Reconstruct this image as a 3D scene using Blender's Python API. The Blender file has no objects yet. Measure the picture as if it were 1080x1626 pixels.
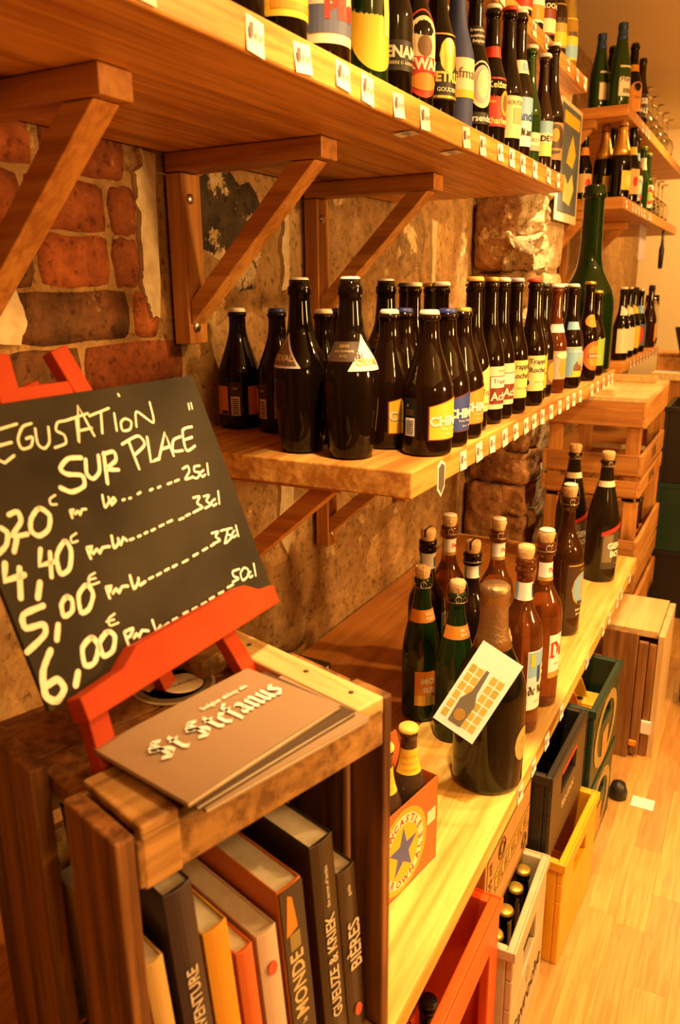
import bpy, math, random
from mathutils import Vector, Matrix
random.seed(11)
R = math.radians
scene = bpy.context.scene
COL = scene.collection

# ---------------------------------------------------------------- camera
def make_camera():
    yaw, pit, rol = R(28.3), R(15.7), R(-0.5)
    f = Vector((-math.sin(yaw) * math.cos(pit), math.cos(yaw) * math.cos(pit), -math.sin(pit)))
    r = Vector((math.cos(yaw), math.sin(yaw), 0))
    u = r.cross(f)
    r2 = r * math.cos(rol) + u * math.sin(rol)
    u2 = -r * math.sin(rol) + u * math.cos(rol)
    m = Matrix(((r2.x, u2.x, -f.x, .95), (r2.y, u2.y, -f.y, 0), (r2.z, u2.z, -f.z, 1.40), (0, 0, 0, 1)))
    c = bpy.data.cameras.new('camera')
    c.sensor_fit = 'VERTICAL'; c.sensor_height = 23.6; c.sensor_width = 15.7
    c.lens = 1248 / 1626 * 23.6
    c.clip_start = .02
    c.dof.use_dof = True; c.dof.focus_distance = 1.45; c.dof.aperture_fstop = 4.0
    o = bpy.data.objects.new('camera', c); COL.objects.link(o)
    o.matrix_world = m
    scene.camera = o
make_camera()

# ---------------------------------------------------------------- world, lights, exposure
w = bpy.data.worlds.new('world'); scene.world = w; w.use_nodes = True
w.node_tree.nodes['Background'].inputs[0].default_value = (1.0, .62, .26, 1)
w.node_tree.nodes['Background'].inputs[1].default_value = .05
WARM = (1.0, .55, .165)
def lamp(name, loc, aim, power, kind='SPOT', size=.05, cone=100, blend=.6, col=WARM):
    l = bpy.data.lights.new(name, kind); l.energy = power; l.color = col
    if kind == 'AREA': l.size = size
    else: l.shadow_soft_size = size
    if kind == 'SPOT': l.spot_size = R(cone); l.spot_blend = blend
    o = bpy.data.objects.new(name, l); COL.objects.link(o); o.location = loc
    o.rotation_euler = (Vector(aim) - Vector(loc)).to_track_quat('-Z', 'Y').to_euler()
    return o
HALO = (1.0, .64, .27)
lamp('ceiling_spot_near', (.80, .76, 2.42), (.60, 1.06, .75), 150, cone=54, blend=.75, col=HALO)
lamp('ceiling_spot_middle', (.80, 1.70, 2.42), (.60, 1.76, .52), 72, cone=60, blend=.75, col=HALO)
lamp('ceiling_spot_far', (.76, 2.35, 2.42), (.58, 2.42, .6), 62, cone=60, blend=.75, col=HALO)
lamp('aisle_lamp_near', (1.95, .3, 2.40), (.5, .9, .9), 26, cone=130, size=.06)
lamp('aisle_lamp_middle', (1.85, 1.9, 2.42), (.4, 1.9, .7), 100, cone=130, size=.04)
lamp('fill_light_near', (2.7, -.4, 1.75), (0, 1.0, 1.4), 46, 'POINT', size=.18)  # added soft fill for the near wall, no fixture behind it
lamp('fill_light_middle', (2.8, 1.7, 1.55), (0, 1.6, 1.4), 190, 'POINT', size=.18)  # added fill from across the room for wall and shelf undersides
lamp('pillar_spot', (.50, 2.80, 2.34), (.2, 2.86, 1.50), 170, cone=42, size=.03, col=HALO)
lamp('bar_lamp', (1.0, 4.3, 2.40), (.6, 4.4, .8), 95, cone=140, size=.08)
lamp('bar_lamp_rear', (1.0, 5.6, 2.30), (.3, 6.2, 1.2), 70, cone=140, size=.08)
vs = scene.view_settings
scene.display_settings.display_device = 'sRGB'
vs.view_transform = 'Standard'; vs.look = 'None'; vs.gamma = 1.0; vs.use_curve_mapping = False
vs.exposure = 0.22

# ---------------------------------------------------------------- materials
MATS = {}
def newmat(name):
    m = bpy.data.materials.new(name); m.use_nodes = True
    nt = m.node_tree; b = nt.nodes['Principled BSDF']
    return m, nt, b
def M(name, col=(.5, .5, .5), rough=.5, metal=0, trans=0, ior=1.45, col2=None, nscale=20, bump=0, spec=.5, coat=0, emit=0):
    if name in MATS: return MATS[name]
    m, nt, b = newmat(name)
    b.inputs['Base Color'].default_value = (*col, 1); b.inputs['Roughness'].default_value = rough
    b.inputs['Metallic'].default_value = metal; b.inputs['Transmission Weight'].default_value = trans
    b.inputs['IOR'].default_value = ior; b.inputs['Specular IOR Level'].default_value = spec
    b.inputs['Coat Weight'].default_value = coat
    if emit:
        b.inputs['Emission Color'].default_value = (*col, 1); b.inputs['Emission Strength'].default_value = emit
    if col2 or bump:
        tc = nt.nodes.new('ShaderNodeTexCoord')
        n = nt.nodes.new('ShaderNodeTexNoise'); n.inputs['Scale'].default_value = nscale; n.inputs['Detail'].default_value = 6
        nt.links.new(tc.outputs['Object'], n.inputs['Vector'])
        if col2:
            cr = nt.nodes.new('ShaderNodeValToRGB'); cr.color_ramp.elements[0].position = .35; cr.color_ramp.elements[1].position = .65
            cr.color_ramp.elements[0].color = (*col, 1); cr.color_ramp.elements[1].color = (*col2, 1)
            nt.links.new(n.outputs['Fac'], cr.inputs['Fac']); nt.links.new(cr.outputs['Color'], b.inputs['Base Color'])
        if bump:
            bp = nt.nodes.new('ShaderNodeBump'); bp.inputs['Strength'].default_value = bump; bp.inputs['Distance'].default_value = .004
            nt.links.new(n.outputs['Fac'], bp.inputs['Height']); nt.links.new(bp.outputs['Normal'], b.inputs['Normal'])
    MATS[name] = m
    return m
def wood(name, dark, light, axis='y', rough=.45, k=1.0, knots=True, bump=.12, contrast=1.0):
    if name in MATS: return MATS[name]
    m, nt, b = newmat(name); N = nt.nodes.new; L = nt.links.new
    tc = N('ShaderNodeTexCoord'); oi = N('ShaderNodeObjectInfo')
    mul = N('ShaderNodeMath'); mul.operation = 'MULTIPLY'; mul.inputs[1].default_value = 37.0
    L(oi.outputs['Random'], mul.inputs[0])
    add = N('ShaderNodeVectorMath'); add.operation = 'ADD'
    L(tc.outputs['Object'], add.inputs[0]); L(mul.outputs[0], add.inputs[1])
    mp = N('ShaderNodeMapping'); s = [14 * k] * 3; s['xyz'.index(axis)] = 1.1 * k; mp.inputs['Scale'].default_value = s
    L(add.outputs[0], mp.inputs['Vector'])
    n = N('ShaderNodeTexNoise'); n.inputs['Scale'].default_value = 2.2; n.inputs['Detail'].default_value = 7; n.inputs['Roughness'].default_value = .62; n.inputs['Distortion'].default_value = .6
    L(mp.outputs[0], n.inputs['Vector'])
    cr = N('ShaderNodeValToRGB'); e = cr.color_ramp.elements
    e[0].position = .36; e[0].color = (*dark, 1); e[1].position = .64; e[1].color = (*light, 1)
    mpf = N('ShaderNodeMapping'); sf = [95 * k] * 3; sf['xyz'.index(axis)] = 2.4 * k; mpf.inputs['Scale'].default_value = sf
    L(add.outputs[0], mpf.inputs['Vector'])
    nf = N('ShaderNodeTexNoise'); nf.inputs['Scale'].default_value = 1.0; nf.inputs['Detail'].default_value = 4
    L(mpf.outputs[0], nf.inputs['Vector'])
    mixf = N('ShaderNodeMath'); mixf.operation = 'MULTIPLY_ADD'; mixf.inputs[1].default_value = .55; mixf.inputs[2].default_value = -.275
    L(nf.outputs['Fac'], mixf.inputs[0]); sm = N('ShaderNodeMath'); sm.operation = 'ADD'
    L(mixf.outputs[0], sm.inputs[0]); L(n.outputs['Fac'], sm.inputs[1])
    L(sm.outputs[0], cr.inputs['Fac'])
    col = cr.outputs['Color']
    if knots:
        mp2 = N('ShaderNodeMapping'); s2 = [9 * k] * 3; s2['xyz'.index(axis)] = 3.2 * k; mp2.inputs['Scale'].default_value = s2
        L(add.outputs[0], mp2.inputs['Vector'])
        v = N('ShaderNodeTexVoronoi'); v.inputs['Scale'].default_value = .55; L(mp2.outputs[0], v.inputs['Vector'])
        kr = N('ShaderNodeValToRGB'); kr.color_ramp.elements[0].position = .12; kr.color_ramp.elements[1].position = .22
        kr.color_ramp.elements[0].color = (.22, .13, .08, 1); kr.color_ramp.elements[1].color = (1, 1, 1, 1)
        L(v.outputs['Distance'], kr.inputs['Fac'])
        mx = N('ShaderNodeMix'); mx.data_type = 'RGBA'; mx.blend_type = 'MULTIPLY'; mx.inputs[0].default_value = .8
        L(col, mx.inputs[6]); L(kr.outputs['Color'], mx.inputs[7]); col = mx.outputs[2]
    hv = N('ShaderNodeHueSaturation'); mr = N('ShaderNodeMapRange'); mr.inputs[3].default_value = .85; mr.inputs[4].default_value = 1.15
    L(oi.outputs['Random'], mr.inputs[0]); L(mr.outputs[0], hv.inputs['Value']); L(col, hv.inputs['Color'])
    L(hv.outputs[0], b.inputs['Base Color'])
    bp = N('ShaderNodeBump'); bp.inputs['Strength'].default_value = bump; bp.inputs['Distance'].default_value = .003
    L(sm.outputs[0], bp.inputs['Height']); L(bp.outputs['Normal'], b.inputs['Normal'])
    b.inputs['Roughness'].default_value = rough
    MATS[name] = m
    return m
def masonry(name, c1, c2, patch=(.78, .66, .46), pamt=.62, scale=9, bump=.7, spots=True):
    if name in MATS: return MATS[name]
    m, nt, b = newmat(name); N = nt.nodes.new; L = nt.links.new
    geo = N('ShaderNodeNewGeometry'); oi = N('ShaderNodeObjectInfo')
    n = N('ShaderNodeTexNoise'); n.inputs['Scale'].default_value = scale; n.inputs['Detail'].default_value = 9; n.inputs['Roughness'].default_value = .65
    n2 = N('ShaderNodeTexNoise'); n2.inputs['Scale'].default_value = 7.5; n2.inputs['Detail'].default_value = 8; n2.inputs['Roughness'].default_value = .7
    n3 = N('ShaderNodeTexNoise'); n3.inputs['Scale'].default_value = 70; n3.inputs['Detail'].default_value = 5
    for q in (n, n2, n3): L(geo.outputs['Position'], q.inputs['Vector'])
    cr = N('ShaderNodeValToRGB'); e = cr.color_ramp.elements
    e[0].position = .33; e[0].color = (*c1, 1); e[1].position = .67; e[1].color = (*c2, 1)
    L(n.outputs['Fac'], cr.inputs['Fac'])
    hv = N('ShaderNodeHueSaturation'); mr = N('ShaderNodeMapRange'); mr.inputs[3].default_value = .72; mr.inputs[4].default_value = 1.25
    L(oi.outputs['Random'], mr.inputs[0]); L(mr.outputs[0], hv.inputs['Value']); L(cr.outputs['Color'], hv.inputs['Color'])
    pr = N('ShaderNodeValToRGB'); pr.color_ramp.elements[0].position = pamt; pr.color_ramp.elements[1].position = pamt + .03
    L(n2.outputs['Fac'], pr.inputs['Fac'])
    mx = N('ShaderNodeMix'); mx.data_type = 'RGBA'; L(pr.outputs['Color'], mx.inputs[0]); L(hv.outputs[0], mx.inputs[6]); mx.inputs[7].default_value = (*patch, 1)
    col = mx.outputs[2]
    if spots:
        sr = N('ShaderNodeValToRGB'); sr.color_ramp.elements[0].position = .32; sr.color_ramp.elements[1].position = .44
        sr.color_ramp.elements[0].color = (.35, .3, .28, 1); sr.color_ramp.elements[1].color = (1, 1, 1, 1)
        L(n3.outputs['Fac'], sr.inputs['Fac'])
        mm = N('ShaderNodeMix'); mm.data_type = 'RGBA'; mm.blend_type = 'MULTIPLY'; mm.inputs[0].default_value = .8
        L(col, mm.inputs[6]); L(sr.outputs['Color'], mm.inputs[7]); col = mm.outputs[2]
    n4 = N('ShaderNodeTexNoise'); n4.inputs['Scale'].default_value = 26; n4.inputs['Detail'].default_value = 8; n4.inputs['Roughness'].default_value = .75
    L(geo.outputs['Position'], n4.inputs['Vector'])
    r4 = N('ShaderNodeValToRGB'); r4.color_ramp.elements[0].position = .30; r4.color_ramp.elements[1].position = .70
    r4.color_ramp.elements[0].color = (.55, .5, .46, 1); r4.color_ramp.elements[1].color = (1.25, 1.22, 1.15, 1)
    L(n4.outputs['Fac'], r4.inputs['Fac'])
    m4 = N('ShaderNodeMix'); m4.data_type = 'RGBA'; m4.blend_type = 'MULTIPLY'; m4.inputs[0].default_value = 1.0
    L(col, m4.inputs[6]); L(r4.outputs['Color'], m4.inputs[7]); col = m4.outputs[2]
    L(col, b.inputs['Base Color'])
    ad = N('ShaderNodeMath'); ad.operation = 'MULTIPLY_ADD'; ad.inputs[1].default_value = .35
    L(n3.outputs['Fac'], ad.inputs[0]); L(n2.outputs['Fac'], ad.inputs[2])
    bp = N('ShaderNodeBump'); bp.inputs['Strength'].default_value = bump; bp.inputs['Distance'].default_value = .012
    L(ad.outputs[0], bp.inputs['Height']); L(bp.outputs['Normal'], b.inputs['Normal'])
    b.inputs['Roughness'].default_value = .85; b.inputs['Specular IOR Level'].default_value = .25
    MATS[name] = m
    return m

PINE = wood('pine_board', (.36, .135, .022), (.68, .36, .085), 'y')
PALEPINE = wood('pale_pine_board', (.54, .30, .055), (.80, .58, .17), 'y', k=.8)
PINE_X = wood('pine_crosswise', (.40, .17, .035), (.60, .31, .08), 'x')
PINE_Z = wood('pine_upright', (.40, .17, .035), (.60, .31, .08), 'z')
BRK = wood('bracket_wood', (.36, .13, .024), (.58, .26, .055), 'x', knots=False)
BRK_Z = wood('bracket_wood_upright', (.36, .13, .024), (.58, .26, .055), 'z', knots=False)
OLD = wood('old_crate_wood', (.10, .035, .009), (.31, .13, .032), 'z', rough=.6, bump=.5)
OLD_Y = wood('old_crate_wood_across', (.18, .08, .02), (.44, .24, .07), 'y', rough=.6, bump=.4)
OLD_X = wood('old_crate_wood_deep', (.20, .09, .022), (.48, .27, .08), 'x', rough=.6, bump=.4)
CRW = wood('crate_slat_wood', (.38, .15, .03), (.58, .28, .07), 'y', k=1.3)
CRW_X = wood('crate_slat_wood_across', (.34, .13, .028), (.52, .24, .06), 'x', k=1.3)
CRW_Z = wood('crate_slat_wood_upright', (.34, .13, .028), (.54, .25, .06), 'z', k=1.3)
PALE = wood('pale_ply', (.62, .42, .17), (.76, .55, .25), 'y', knots=False)
RED_WOOD = M('red_painted_wood', (.36, .036, .006), .6, spec=.15, col2=(.42, .048, .008), nscale=12, bump=.05)
BLACKG = M('brown_black_glass', (.006, .003, .0015), .05, spec=.32)
BROWNG = M('brown_glass', (.030, .009, .003), .06, trans=.35)
AMBERG = M('amber_glass', (.24, .068, .013), .05, trans=.75)
GREENG = M('dark_green_glass', (.010, .030, .006), .06, trans=.25)
GREENB = M('green_glass', (.025, .08, .010), .06, trans=.5)
CLEARG = M('clear_glass', (.95, .93, .88), .03, trans=1.0)
def flat(n, c, r=.5, **k): return M(n, c, r, **k)
WHITE = flat('white_paper', (.82, .80, .76)); CREAM = flat('cream_paper', (.78, .70, .50)); YEL = flat('yellow_paper', (.80, .52, .04))
LEMON = flat('pale_yellow_paper', (.80, .68, .22)); ORG = flat('orange_paper', (.72, .28, .03)); RED = flat('red_paper', (.60, .035, .02))
BLUE = flat('blue_paper', (.03, .06, .30)); SKY = flat('sky_blue_paper', (.22, .45, .72)); BLK = flat('black_print', (.012, .010, .009))
MAROON = flat('maroon_paper', (.20, .03, .015)); GOLD = flat('gold_print', (.70, .48, .12), .35, metal=.6); GREYP = flat('grey_paper', (.45, .44, .46))
LILAC = flat('lilac_paper', (.42, .36, .42)); GREENP = flat('green_paper', (.25, .45, .06)); BROWNP = flat('brown_paper', (.16, .075, .03))
DKBROWN = flat('dark_brown_paper', (.06, .03, .014)); PINK = flat('pink_print', (.75, .36, .30)); NAVY = flat('navy_foil', (.02, .05, .16), .35)
CAPW = flat('white_cap_enamel', (.80, .76, .68), .35); CAPB = flat('blue_cap_enamel', (.03, .045, .22), .35); CAPG = flat('gold_cap_enamel', (.62, .42, .08), .35, metal=.7)
CAPY = flat('yellow_cap_enamel', (.82, .55, .12), .35); CAPR = flat('red_cap_enamel', (.5, .05, .03), .35); CAPK = flat('black_cap_enamel', (.02, .018, .015), .35)
CORK = M('cork', (.55, .34, .14), .85, col2=(.68, .46, .22), nscale=240, bump=.4)
GOLDFOIL = M('gold_foil', (.66, .40, .10), .32, metal=.85, bump=.5, nscale=180)
BRONZEFOIL = M('bronze_foil', (.36, .23, .11), .38, metal=.8, bump=.6, nscale=130)
WIRE = M('wire', (.62, .50, .32), .35, metal=1.0)
STEEL = M('bright_steel', (.65, .62, .58), .3, metal=1.0)
INK = flat('ink_black', (.02, .016, .014), .6); INKB = flat('ink_brown', (.10, .05, .02), .6)

# ---------------------------------------------------------------- mesh helpers
class MB:
    def __init__(self): self.v = []; self.f = []
    def add(self, vs, fs):
        o = len(self.v); self.v += [tuple(q) for q in vs]; self.f += [tuple(o + i for i in q) for q in fs]; return self
    def box(self, x0, x1, y0, y1, z0, z1):
        return self.add([(x0, y0, z0), (x1, y0, z0), (x1, y1, z0), (x0, y1, z0), (x0, y0, z1), (x1, y0, z1), (x1, y1, z1), (x0, y1, z1)],
                        [(0, 3, 2, 1), (4, 5, 6, 7), (0, 1, 5, 4), (1, 2, 6, 5), (2, 3, 7, 6), (3, 0, 4, 7)])
    def bar(self, a, b, w, h, up=(0, 0, 1)):
        a = Vector(a); b = Vector(b); d = (b - a).normalized(); s = d.cross(Vector(up)).normalized(); t = s.cross(d)
        vs = []
        for p in (a, b):
            for i, j in ((-1, -1), (1, -1), (1, 1), (-1, 1)): vs.append(p + s * (i * w / 2) + t * (j * h / 2))
        return self.add(vs, [(3, 2, 1, 0), (4, 5, 6, 7), (0, 1, 5, 4), (1, 2, 6, 5), (2, 3, 7, 6), (3, 0, 4, 7)])
    def tube(self, pts, r, n=6, closed=False):
        pts = [Vector(p) for p in pts]; rings = []; k = len(pts)
        for i, p in enumerate(pts):
            a = pts[(i - 1) % k] if (i or closed) else p; c = pts[(i + 1) % k] if (i < k - 1 or closed) else p
            d = (c - a).normalized(); up = Vector((0, 0, 1)) if abs(d.z) < .9 else Vector((1, 0, 0))
            s = d.cross(up).normalized(); t = s.cross(d)
            rings.append([p + s * (r * math.cos(2 * math.pi * j / n)) + t * (r * math.sin(2 * math.pi * j / n)) for j in range(n)])
        vs = [q for g in rings for q in g]; fs = []
        for i in range(k if closed else k - 1):
            i2 = (i + 1) % k
            for j in range(n): fs.append((i * n + j, i * n + (j + 1) % n, i2 * n + (j + 1) % n, i2 * n + j))
        if not closed: fs += [tuple(range(n - 1, -1, -1)), tuple((k - 1) * n + j for j in range(n))]
        return self.add(vs, fs)
    def lathe(self, prof, n=24, c=(0, 0, 0), crimp=None):
        vs = []; fs = []; k = len(prof)
        for i, (r, z) in enumerate(prof):
            for j in range(n):
                rr = r * (crimp[i] if crimp and j % 2 else 1)
                a = 2 * math.pi * j / n; vs.append((c[0] + rr * math.cos(a), c[1] + rr * math.sin(a), c[2] + z))
        for i in range(k - 1):
            for j in range(n): fs.append((i * n + j, i * n + (j + 1) % n, (i + 1) * n + (j + 1) % n, (i + 1) * n + j))
        if prof[0][0] > 1e-5: fs.append(tuple(range(n - 1, -1, -1)))
        if prof[-1][0] > 1e-5: fs.append(tuple((k - 1) * n + j for j in range(n)))
        return self.add(vs, fs)
    def prism(self, poly, fn0, fn1):
        n = len(poly); vs = [fn0(*p) for p in poly] + [fn1(*p) for p in poly]
        return self.add(vs, [tuple(range(n - 1, -1, -1)), tuple(range(n, 2 * n))] + [(i, (i + 1) % n, n + (i + 1) % n, n + i) for i in range(n)])
    def mesh(self, name, mat, smooth=False):
        m = bpy.data.meshes.new(name); m.from_pydata(self.v, [], self.f); m.materials.append(mat)
        if smooth: m.polygons.foreach_set('use_smooth', [True] * len(m.polygons))
        m.update(); return m
    def build(self, name, mat, parent=None, smooth=False, bevel=0, seg=2):
        return put(name, self.mesh(name, mat, smooth), parent, bevel=bevel, seg=seg)
def put(name, mesh, parent=None, loc=None, rot=None, bevel=0, seg=2):
    o = bpy.data.objects.new(name, mesh); COL.objects.link(o)
    if parent: o.parent = parent
    if loc: o.location = loc
    if rot: o.rotation_euler = rot
    if bevel:
        b = o.modifiers.new('bevel', 'BEVEL'); b.width = bevel; b.segments = seg; b.limit_method = 'ANGLE'; b.angle_limit = R(50)
    return o
def tag(o, label, cat, group=None):
    o['label'] = label; o['category'] = cat
    if group: o['group'] = group
    return o
def thing(name, label, cat, loc=(0, 0, 0), rz=0, group=None):
    o = bpy.data.objects.new(name, None); COL.objects.link(o); o.location = loc; o.rotation_euler = (0, 0, rz); o.empty_display_size = .05
    return tag(o, label, cat, group)
def struct(o): o['kind'] = 'structure'; return o
def fixnormals(o):
    import bmesh
    bm = bmesh.new(); bm.from_mesh(o.data); bmesh.ops.recalc_face_normals(bm, faces=bm.faces); bm.to_mesh(o.data); bm.free(); return o

MIN = lambda x: [(x - .10, .86), (x, .98), (x, .14), (x + .10, .02)]
NIB = {'n': (.80, [MIN(.15), [(.15, .78), (.42, 1), (.55, .85), (.55, .14), (.66, .02)]]), 'm': (1.2, [MIN(.15), [(.15, .78), (.40, 1), (.52, .85), (.52, .1)], [(.52, .78), (.78, 1), (.92, .85), (.92, .14), (1.02, .02)]]),
 'u': (.78, [[(.04, .88), (.15, 1), (.15, .2), (.3, .02), (.52, .2)], [(.52, 1), (.52, .14), (.64, .02)]]), 's': (.64, [[(.5, .88), (.3, 1), (.12, .82), (.45, .42), (.45, .17), (.25, 0), (.04, .14)]]),
 't': (.58, [[(.2, 1.3), (.2, .2), (.35, .02), (.5, .12)], [(.02, .95), (.48, .95)]]), 'e': (.64, [[(.52, .2), (.32, 0), (.12, .2), (.12, .8), (.32, 1), (.5, .78), (.16, .48)]]),
 'f': (.52, [[(.52, 1.38), (.34, 1.5), (.2, 1.3), (.2, -.2)], [(.02, .95), (.46, .95)]]), 'a': (.76, [[(.12, .88), (.35, 1), (.5, .85), (.5, .14), (.62, .02)], [(.5, .56), (.22, .46), (.1, .22), (.26, .02), (.5, .2)]]),
 'S': (1.05, [[(.85, 1.32), (.5, 1.5), (.15, 1.3), (.15, 1.0), (.75, .6), (.8, .25), (.42, 0), (.02, .2)], [(.45, 1.42), (.45, .15)], [(.0, 1.05), (.3, .85)]]), 'D': (1.1, [[(.2, 1.4), (.2, .1)], [(0, 1.38), (.5, 1.5), (.88, 1.1), (.88, .4), (.5, 0), (.02, .1)]]),
 'v': (.78, [[(.06, .93), (.18, 1.02), (.18, .2), (.36, 0), (.6, .3), (.6, .8), (.42, 1.05)]]), 'l': (.44, [[(.15, 1.5), (.15, .17), (.3, .02)]]), 'd': (.72, [[(.5, .93), (.3, 1), (.12, .8), (.12, .2), (.3, 0), (.52, .2), (.52, .9), (.2, 1.5)]]),
 'N': (1.0, [[(.12, 0), (.12, 1.4)], [(.05, 1.45), (.62, .1)], [(.65, 0), (.65, 1.35), (.8, 1.5)]]), 'r': (.56, [MIN(.15), [(.15, .78), (.36, 1), (.5, .88)]]), 'B': (1.0, [[(.2, 1.42), (.2, .08)], [(0, 1.4), (.5, 1.5), (.68, 1.2), (.3, .8)], [(.3, .8), (.78, .55), (.72, .15), (.4, 0), (.02, .1)]]), ' ': (.5, [])}
def nib_text(s, size):
    """broad-nib gothic letters"""
    vs = []; fs = []; x = 0; k = size * .5; n = (.115, .095)
    for c in s:
        adv, st = NIB.get(c, NIB[' '])
        for P in st:
            for p, q in zip(P, P[1:]):
                o = len(vs); P4 = [(p[0] - n[0], p[1] - n[1]), (p[0] + n[0], p[1] + n[1]), (q[0] + n[0], q[1] + n[1]), (q[0] - n[0], q[1] - n[1])]
                ar = sum(P4[i][0] * P4[(i + 1) % 4][1] - P4[(i + 1) % 4][0] * P4[i][1] for i in range(4))
                if ar < 0: P4 = P4[::-1]
                vs += [((x + a) * k, b * k) for a, b in P4]; fs.append((o, o + 1, o + 2, o + 3))
        x += adv
    return vs, fs
TXT = {}
def text2d(s, size, bold=0.0, shear=0.0, space=1.0):
    key = (s, size, bold, shear, space)
    if key in TXT: return TXT[key]
    if s.startswith('~'):
        vs, fs = nib_text(s[1:], size); cx = (min(p[0] for p in vs) + max(p[0] for p in vs)) / 2; cy = (min(p[1] for p in vs) + max(p[1] for p in vs)) / 2
        TXT[key] = ([(a - cx, b - cy) for a, b in vs], fs); return TXT[key]
    c = bpy.data.curves.new('t', 'FONT'); c.body = s; c.size = size; c.resolution_u = 2; c.offset = bold * size; c.shear = shear; c.space_character = space
    c.align_x = 'CENTER'; c.align_y = 'CENTER'
    o = bpy.data.objects.new('t', c); m = bpy.data.meshes.new_from_object(o)
    vs = [(p.co.x, p.co.y) for p in m.vertices]; fs = [tuple(p.vertices) for p in m.polygons]
    bpy.data.objects.remove(o); bpy.data.curves.remove(c); bpy.data.meshes.remove(m)
    if vs:
        cx = (min(p[0] for p in vs) + max(p[0] for p in vs)) / 2; cy = (min(p[1] for p in vs) + max(p[1] for p in vs)) / 2
        vs = [(a - cx, b - cy) for a, b in vs]
    TXT[key] = (vs, fs); return vs, fs
def text_plane(name, s, size, mat, parent, origin, ux, uy, bold=0, shear=0, space=1.0):
    """flat print on a plane: origin + x*ux + y*uy"""
    vs, fs = text2d(s, size, bold, shear, space); o = Vector(origin); ux = Vector(ux); uy = Vector(uy)
    mb = MB().add([o + ux * a + uy * b for a, b in vs], fs)
    return mb.build(name, mat, parent)

# ---------------------------------------------------------------- bottles
PROF = {
 'stubby': [(.0, .012), (.82, .0), (.97, .012), (1, .04), (1, .43), (.965, .485), (.84, .555), (.66, .65), (.50, .74), (.415, .81), (.39, .87), (.39, .925), (.44, .93), (.44, .958), (.37, .965), (.37, .985)],
 'skittle': [(.0, .012), (.66, .0), (.76, .012), (.86, .10), (.97, .28), (1, .42), (.96, .50), (.82, .57), (.62, .64), (.47, .71), (.41, .80), (.375, .90), (.42, .905), (.42, .945), (.36, .955), (.36, .985)],
 'longneck': [(.0, .012), (.82, .0), (.97, .012), (1, .03), (1, .42), (.97, .465), (.86, .52), (.68, .59), (.54, .66), (.46, .74), (.425, .85), (.42, .92), (.48, .926), (.48, .952), (.40, .96), (.40, .985)],
 'cuvee': [(.0, .012), (.84, .0), (.97, .010), (1, .03), (1, .50), (.975, .555), (.86, .61), (.63, .66), (.46, .705), (.385, .76), (.37, .84), (.36, .865), (.47, .872), (.47, .898), (.40, .904), (.47, .912), (.47, .94), (.36, .945)],
 'champagne': [(.0, .02), (.86, .0), (.98, .012), (1, .03), (1, .42), (.96, .50), (.82, .60), (.62, .70), (.46, .79), (.38, .87), (.36, .905), (.44, .91), (.44, .935), (.36, .94)],
 'magnum': [(.0, .02), (.86, .0), (.97, .010), (1, .03), (1, .42), (.975, .49), (.86, .565), (.66, .645), (.48, .72), (.40, .77), (.37, .82), (.36, .94)],
 'giant': [(.0, .02), (.86, .0), (.97, .010), (1, .03), (1, .34), (.97, .40), (.86, .455), (.66, .51), (.50, .56), (.42, .62), (.39, .70), (.375, .80), (.365, .90), (.36, .985)],
 'flute': [(.0, .015), (.86, .0), (.98, .010), (1, .03), (1, .40), (.93, .50), (.76, .62), (.56, .76), (.43, .88), (.40, .92), (.46, .925), (.46, .95), (.40, .96), (.40, .99)],
 'pint': [(.0, .012), (.84, .0), (.97, .012), (1, .03), (1, .50), (.95, .57), (.80, .64), (.60, .71), (.48, .78), (.43, .86), (.42, .925), (.47, .93), (.47, .955), (.40, .962), (.40, .985)],
}
def refine(p):
    out = []
    for i in range(len(p) - 1):
        p0 = p[max(i - 1, 0)]; p1 = p[i]; p2 = p[i + 1]; p3 = p[min(i + 2, len(p) - 1)]
        out.append(p1)
        if abs(p2[1] - p1[1]) > .035:
            for t in (.33, .67):
                r = .5 * ((2 * p1[0]) + (-p0[0] + p2[0]) * t + (2 * p0[0] - 5 * p1[0] + 4 * p2[0] - p3[0]) * t * t + (-p0[0] + 3 * p1[0] - 3 * p2[0] + p3[0]) * t ** 3)
                r = min(max(r, min(p1[0], p2[0])), max(p1[0], p2[0]))
                out.append((r, p1[1] + (p2[1] - p1[1]) * t))
    out.append(p[-1]); return out
PROF = {k: refine(v) for k, v in PROF.items()}
MESH = {}
def cached(key, fn):
    if key not in MESH: MESH[key] = fn()
    return MESH[key]
def rad_at(kind, RR, H, z):
    p = PROF[kind]; q = z / H
    for i in range(1, len(p) - 1):
        if p[i][1] <= q <= p[i + 1][1] and p[i + 1][1] > p[i][1]:
            t = (q - p[i][1]) / (p[i + 1][1] - p[i][1]); return RR * (p[i][0] + (p[i + 1][0] - p[i][0]) * t)
    return RR * p[-1][0]
def wrap_patch(kind, RR, H, a0, a1, lo, hi, off, nc, nr):
    """curved sheet between angles a0..a1 (deg); lo/hi give z as functions of t in 0..1"""
    mb = MB(); vs = []; fs = []
    for i in range(nc + 1):
        t = i / nc; a = R(a0 + (a1 - a0) * t); z0 = lo(t); z1 = hi(t)
        for j in range(nr + 1):
            z = z0 + (z1 - z0) * j / nr; r = rad_at(kind, RR, H, z) + off
            vs.append((r * math.cos(a), r * math.sin(a), z))
    for i in range(nc):
        for j in range(nr):
            b = i * (nr + 1) + j; fs.append((b, b + nr + 1, b + nr + 2, b + 1))
    return mb.add(vs, fs)
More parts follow.
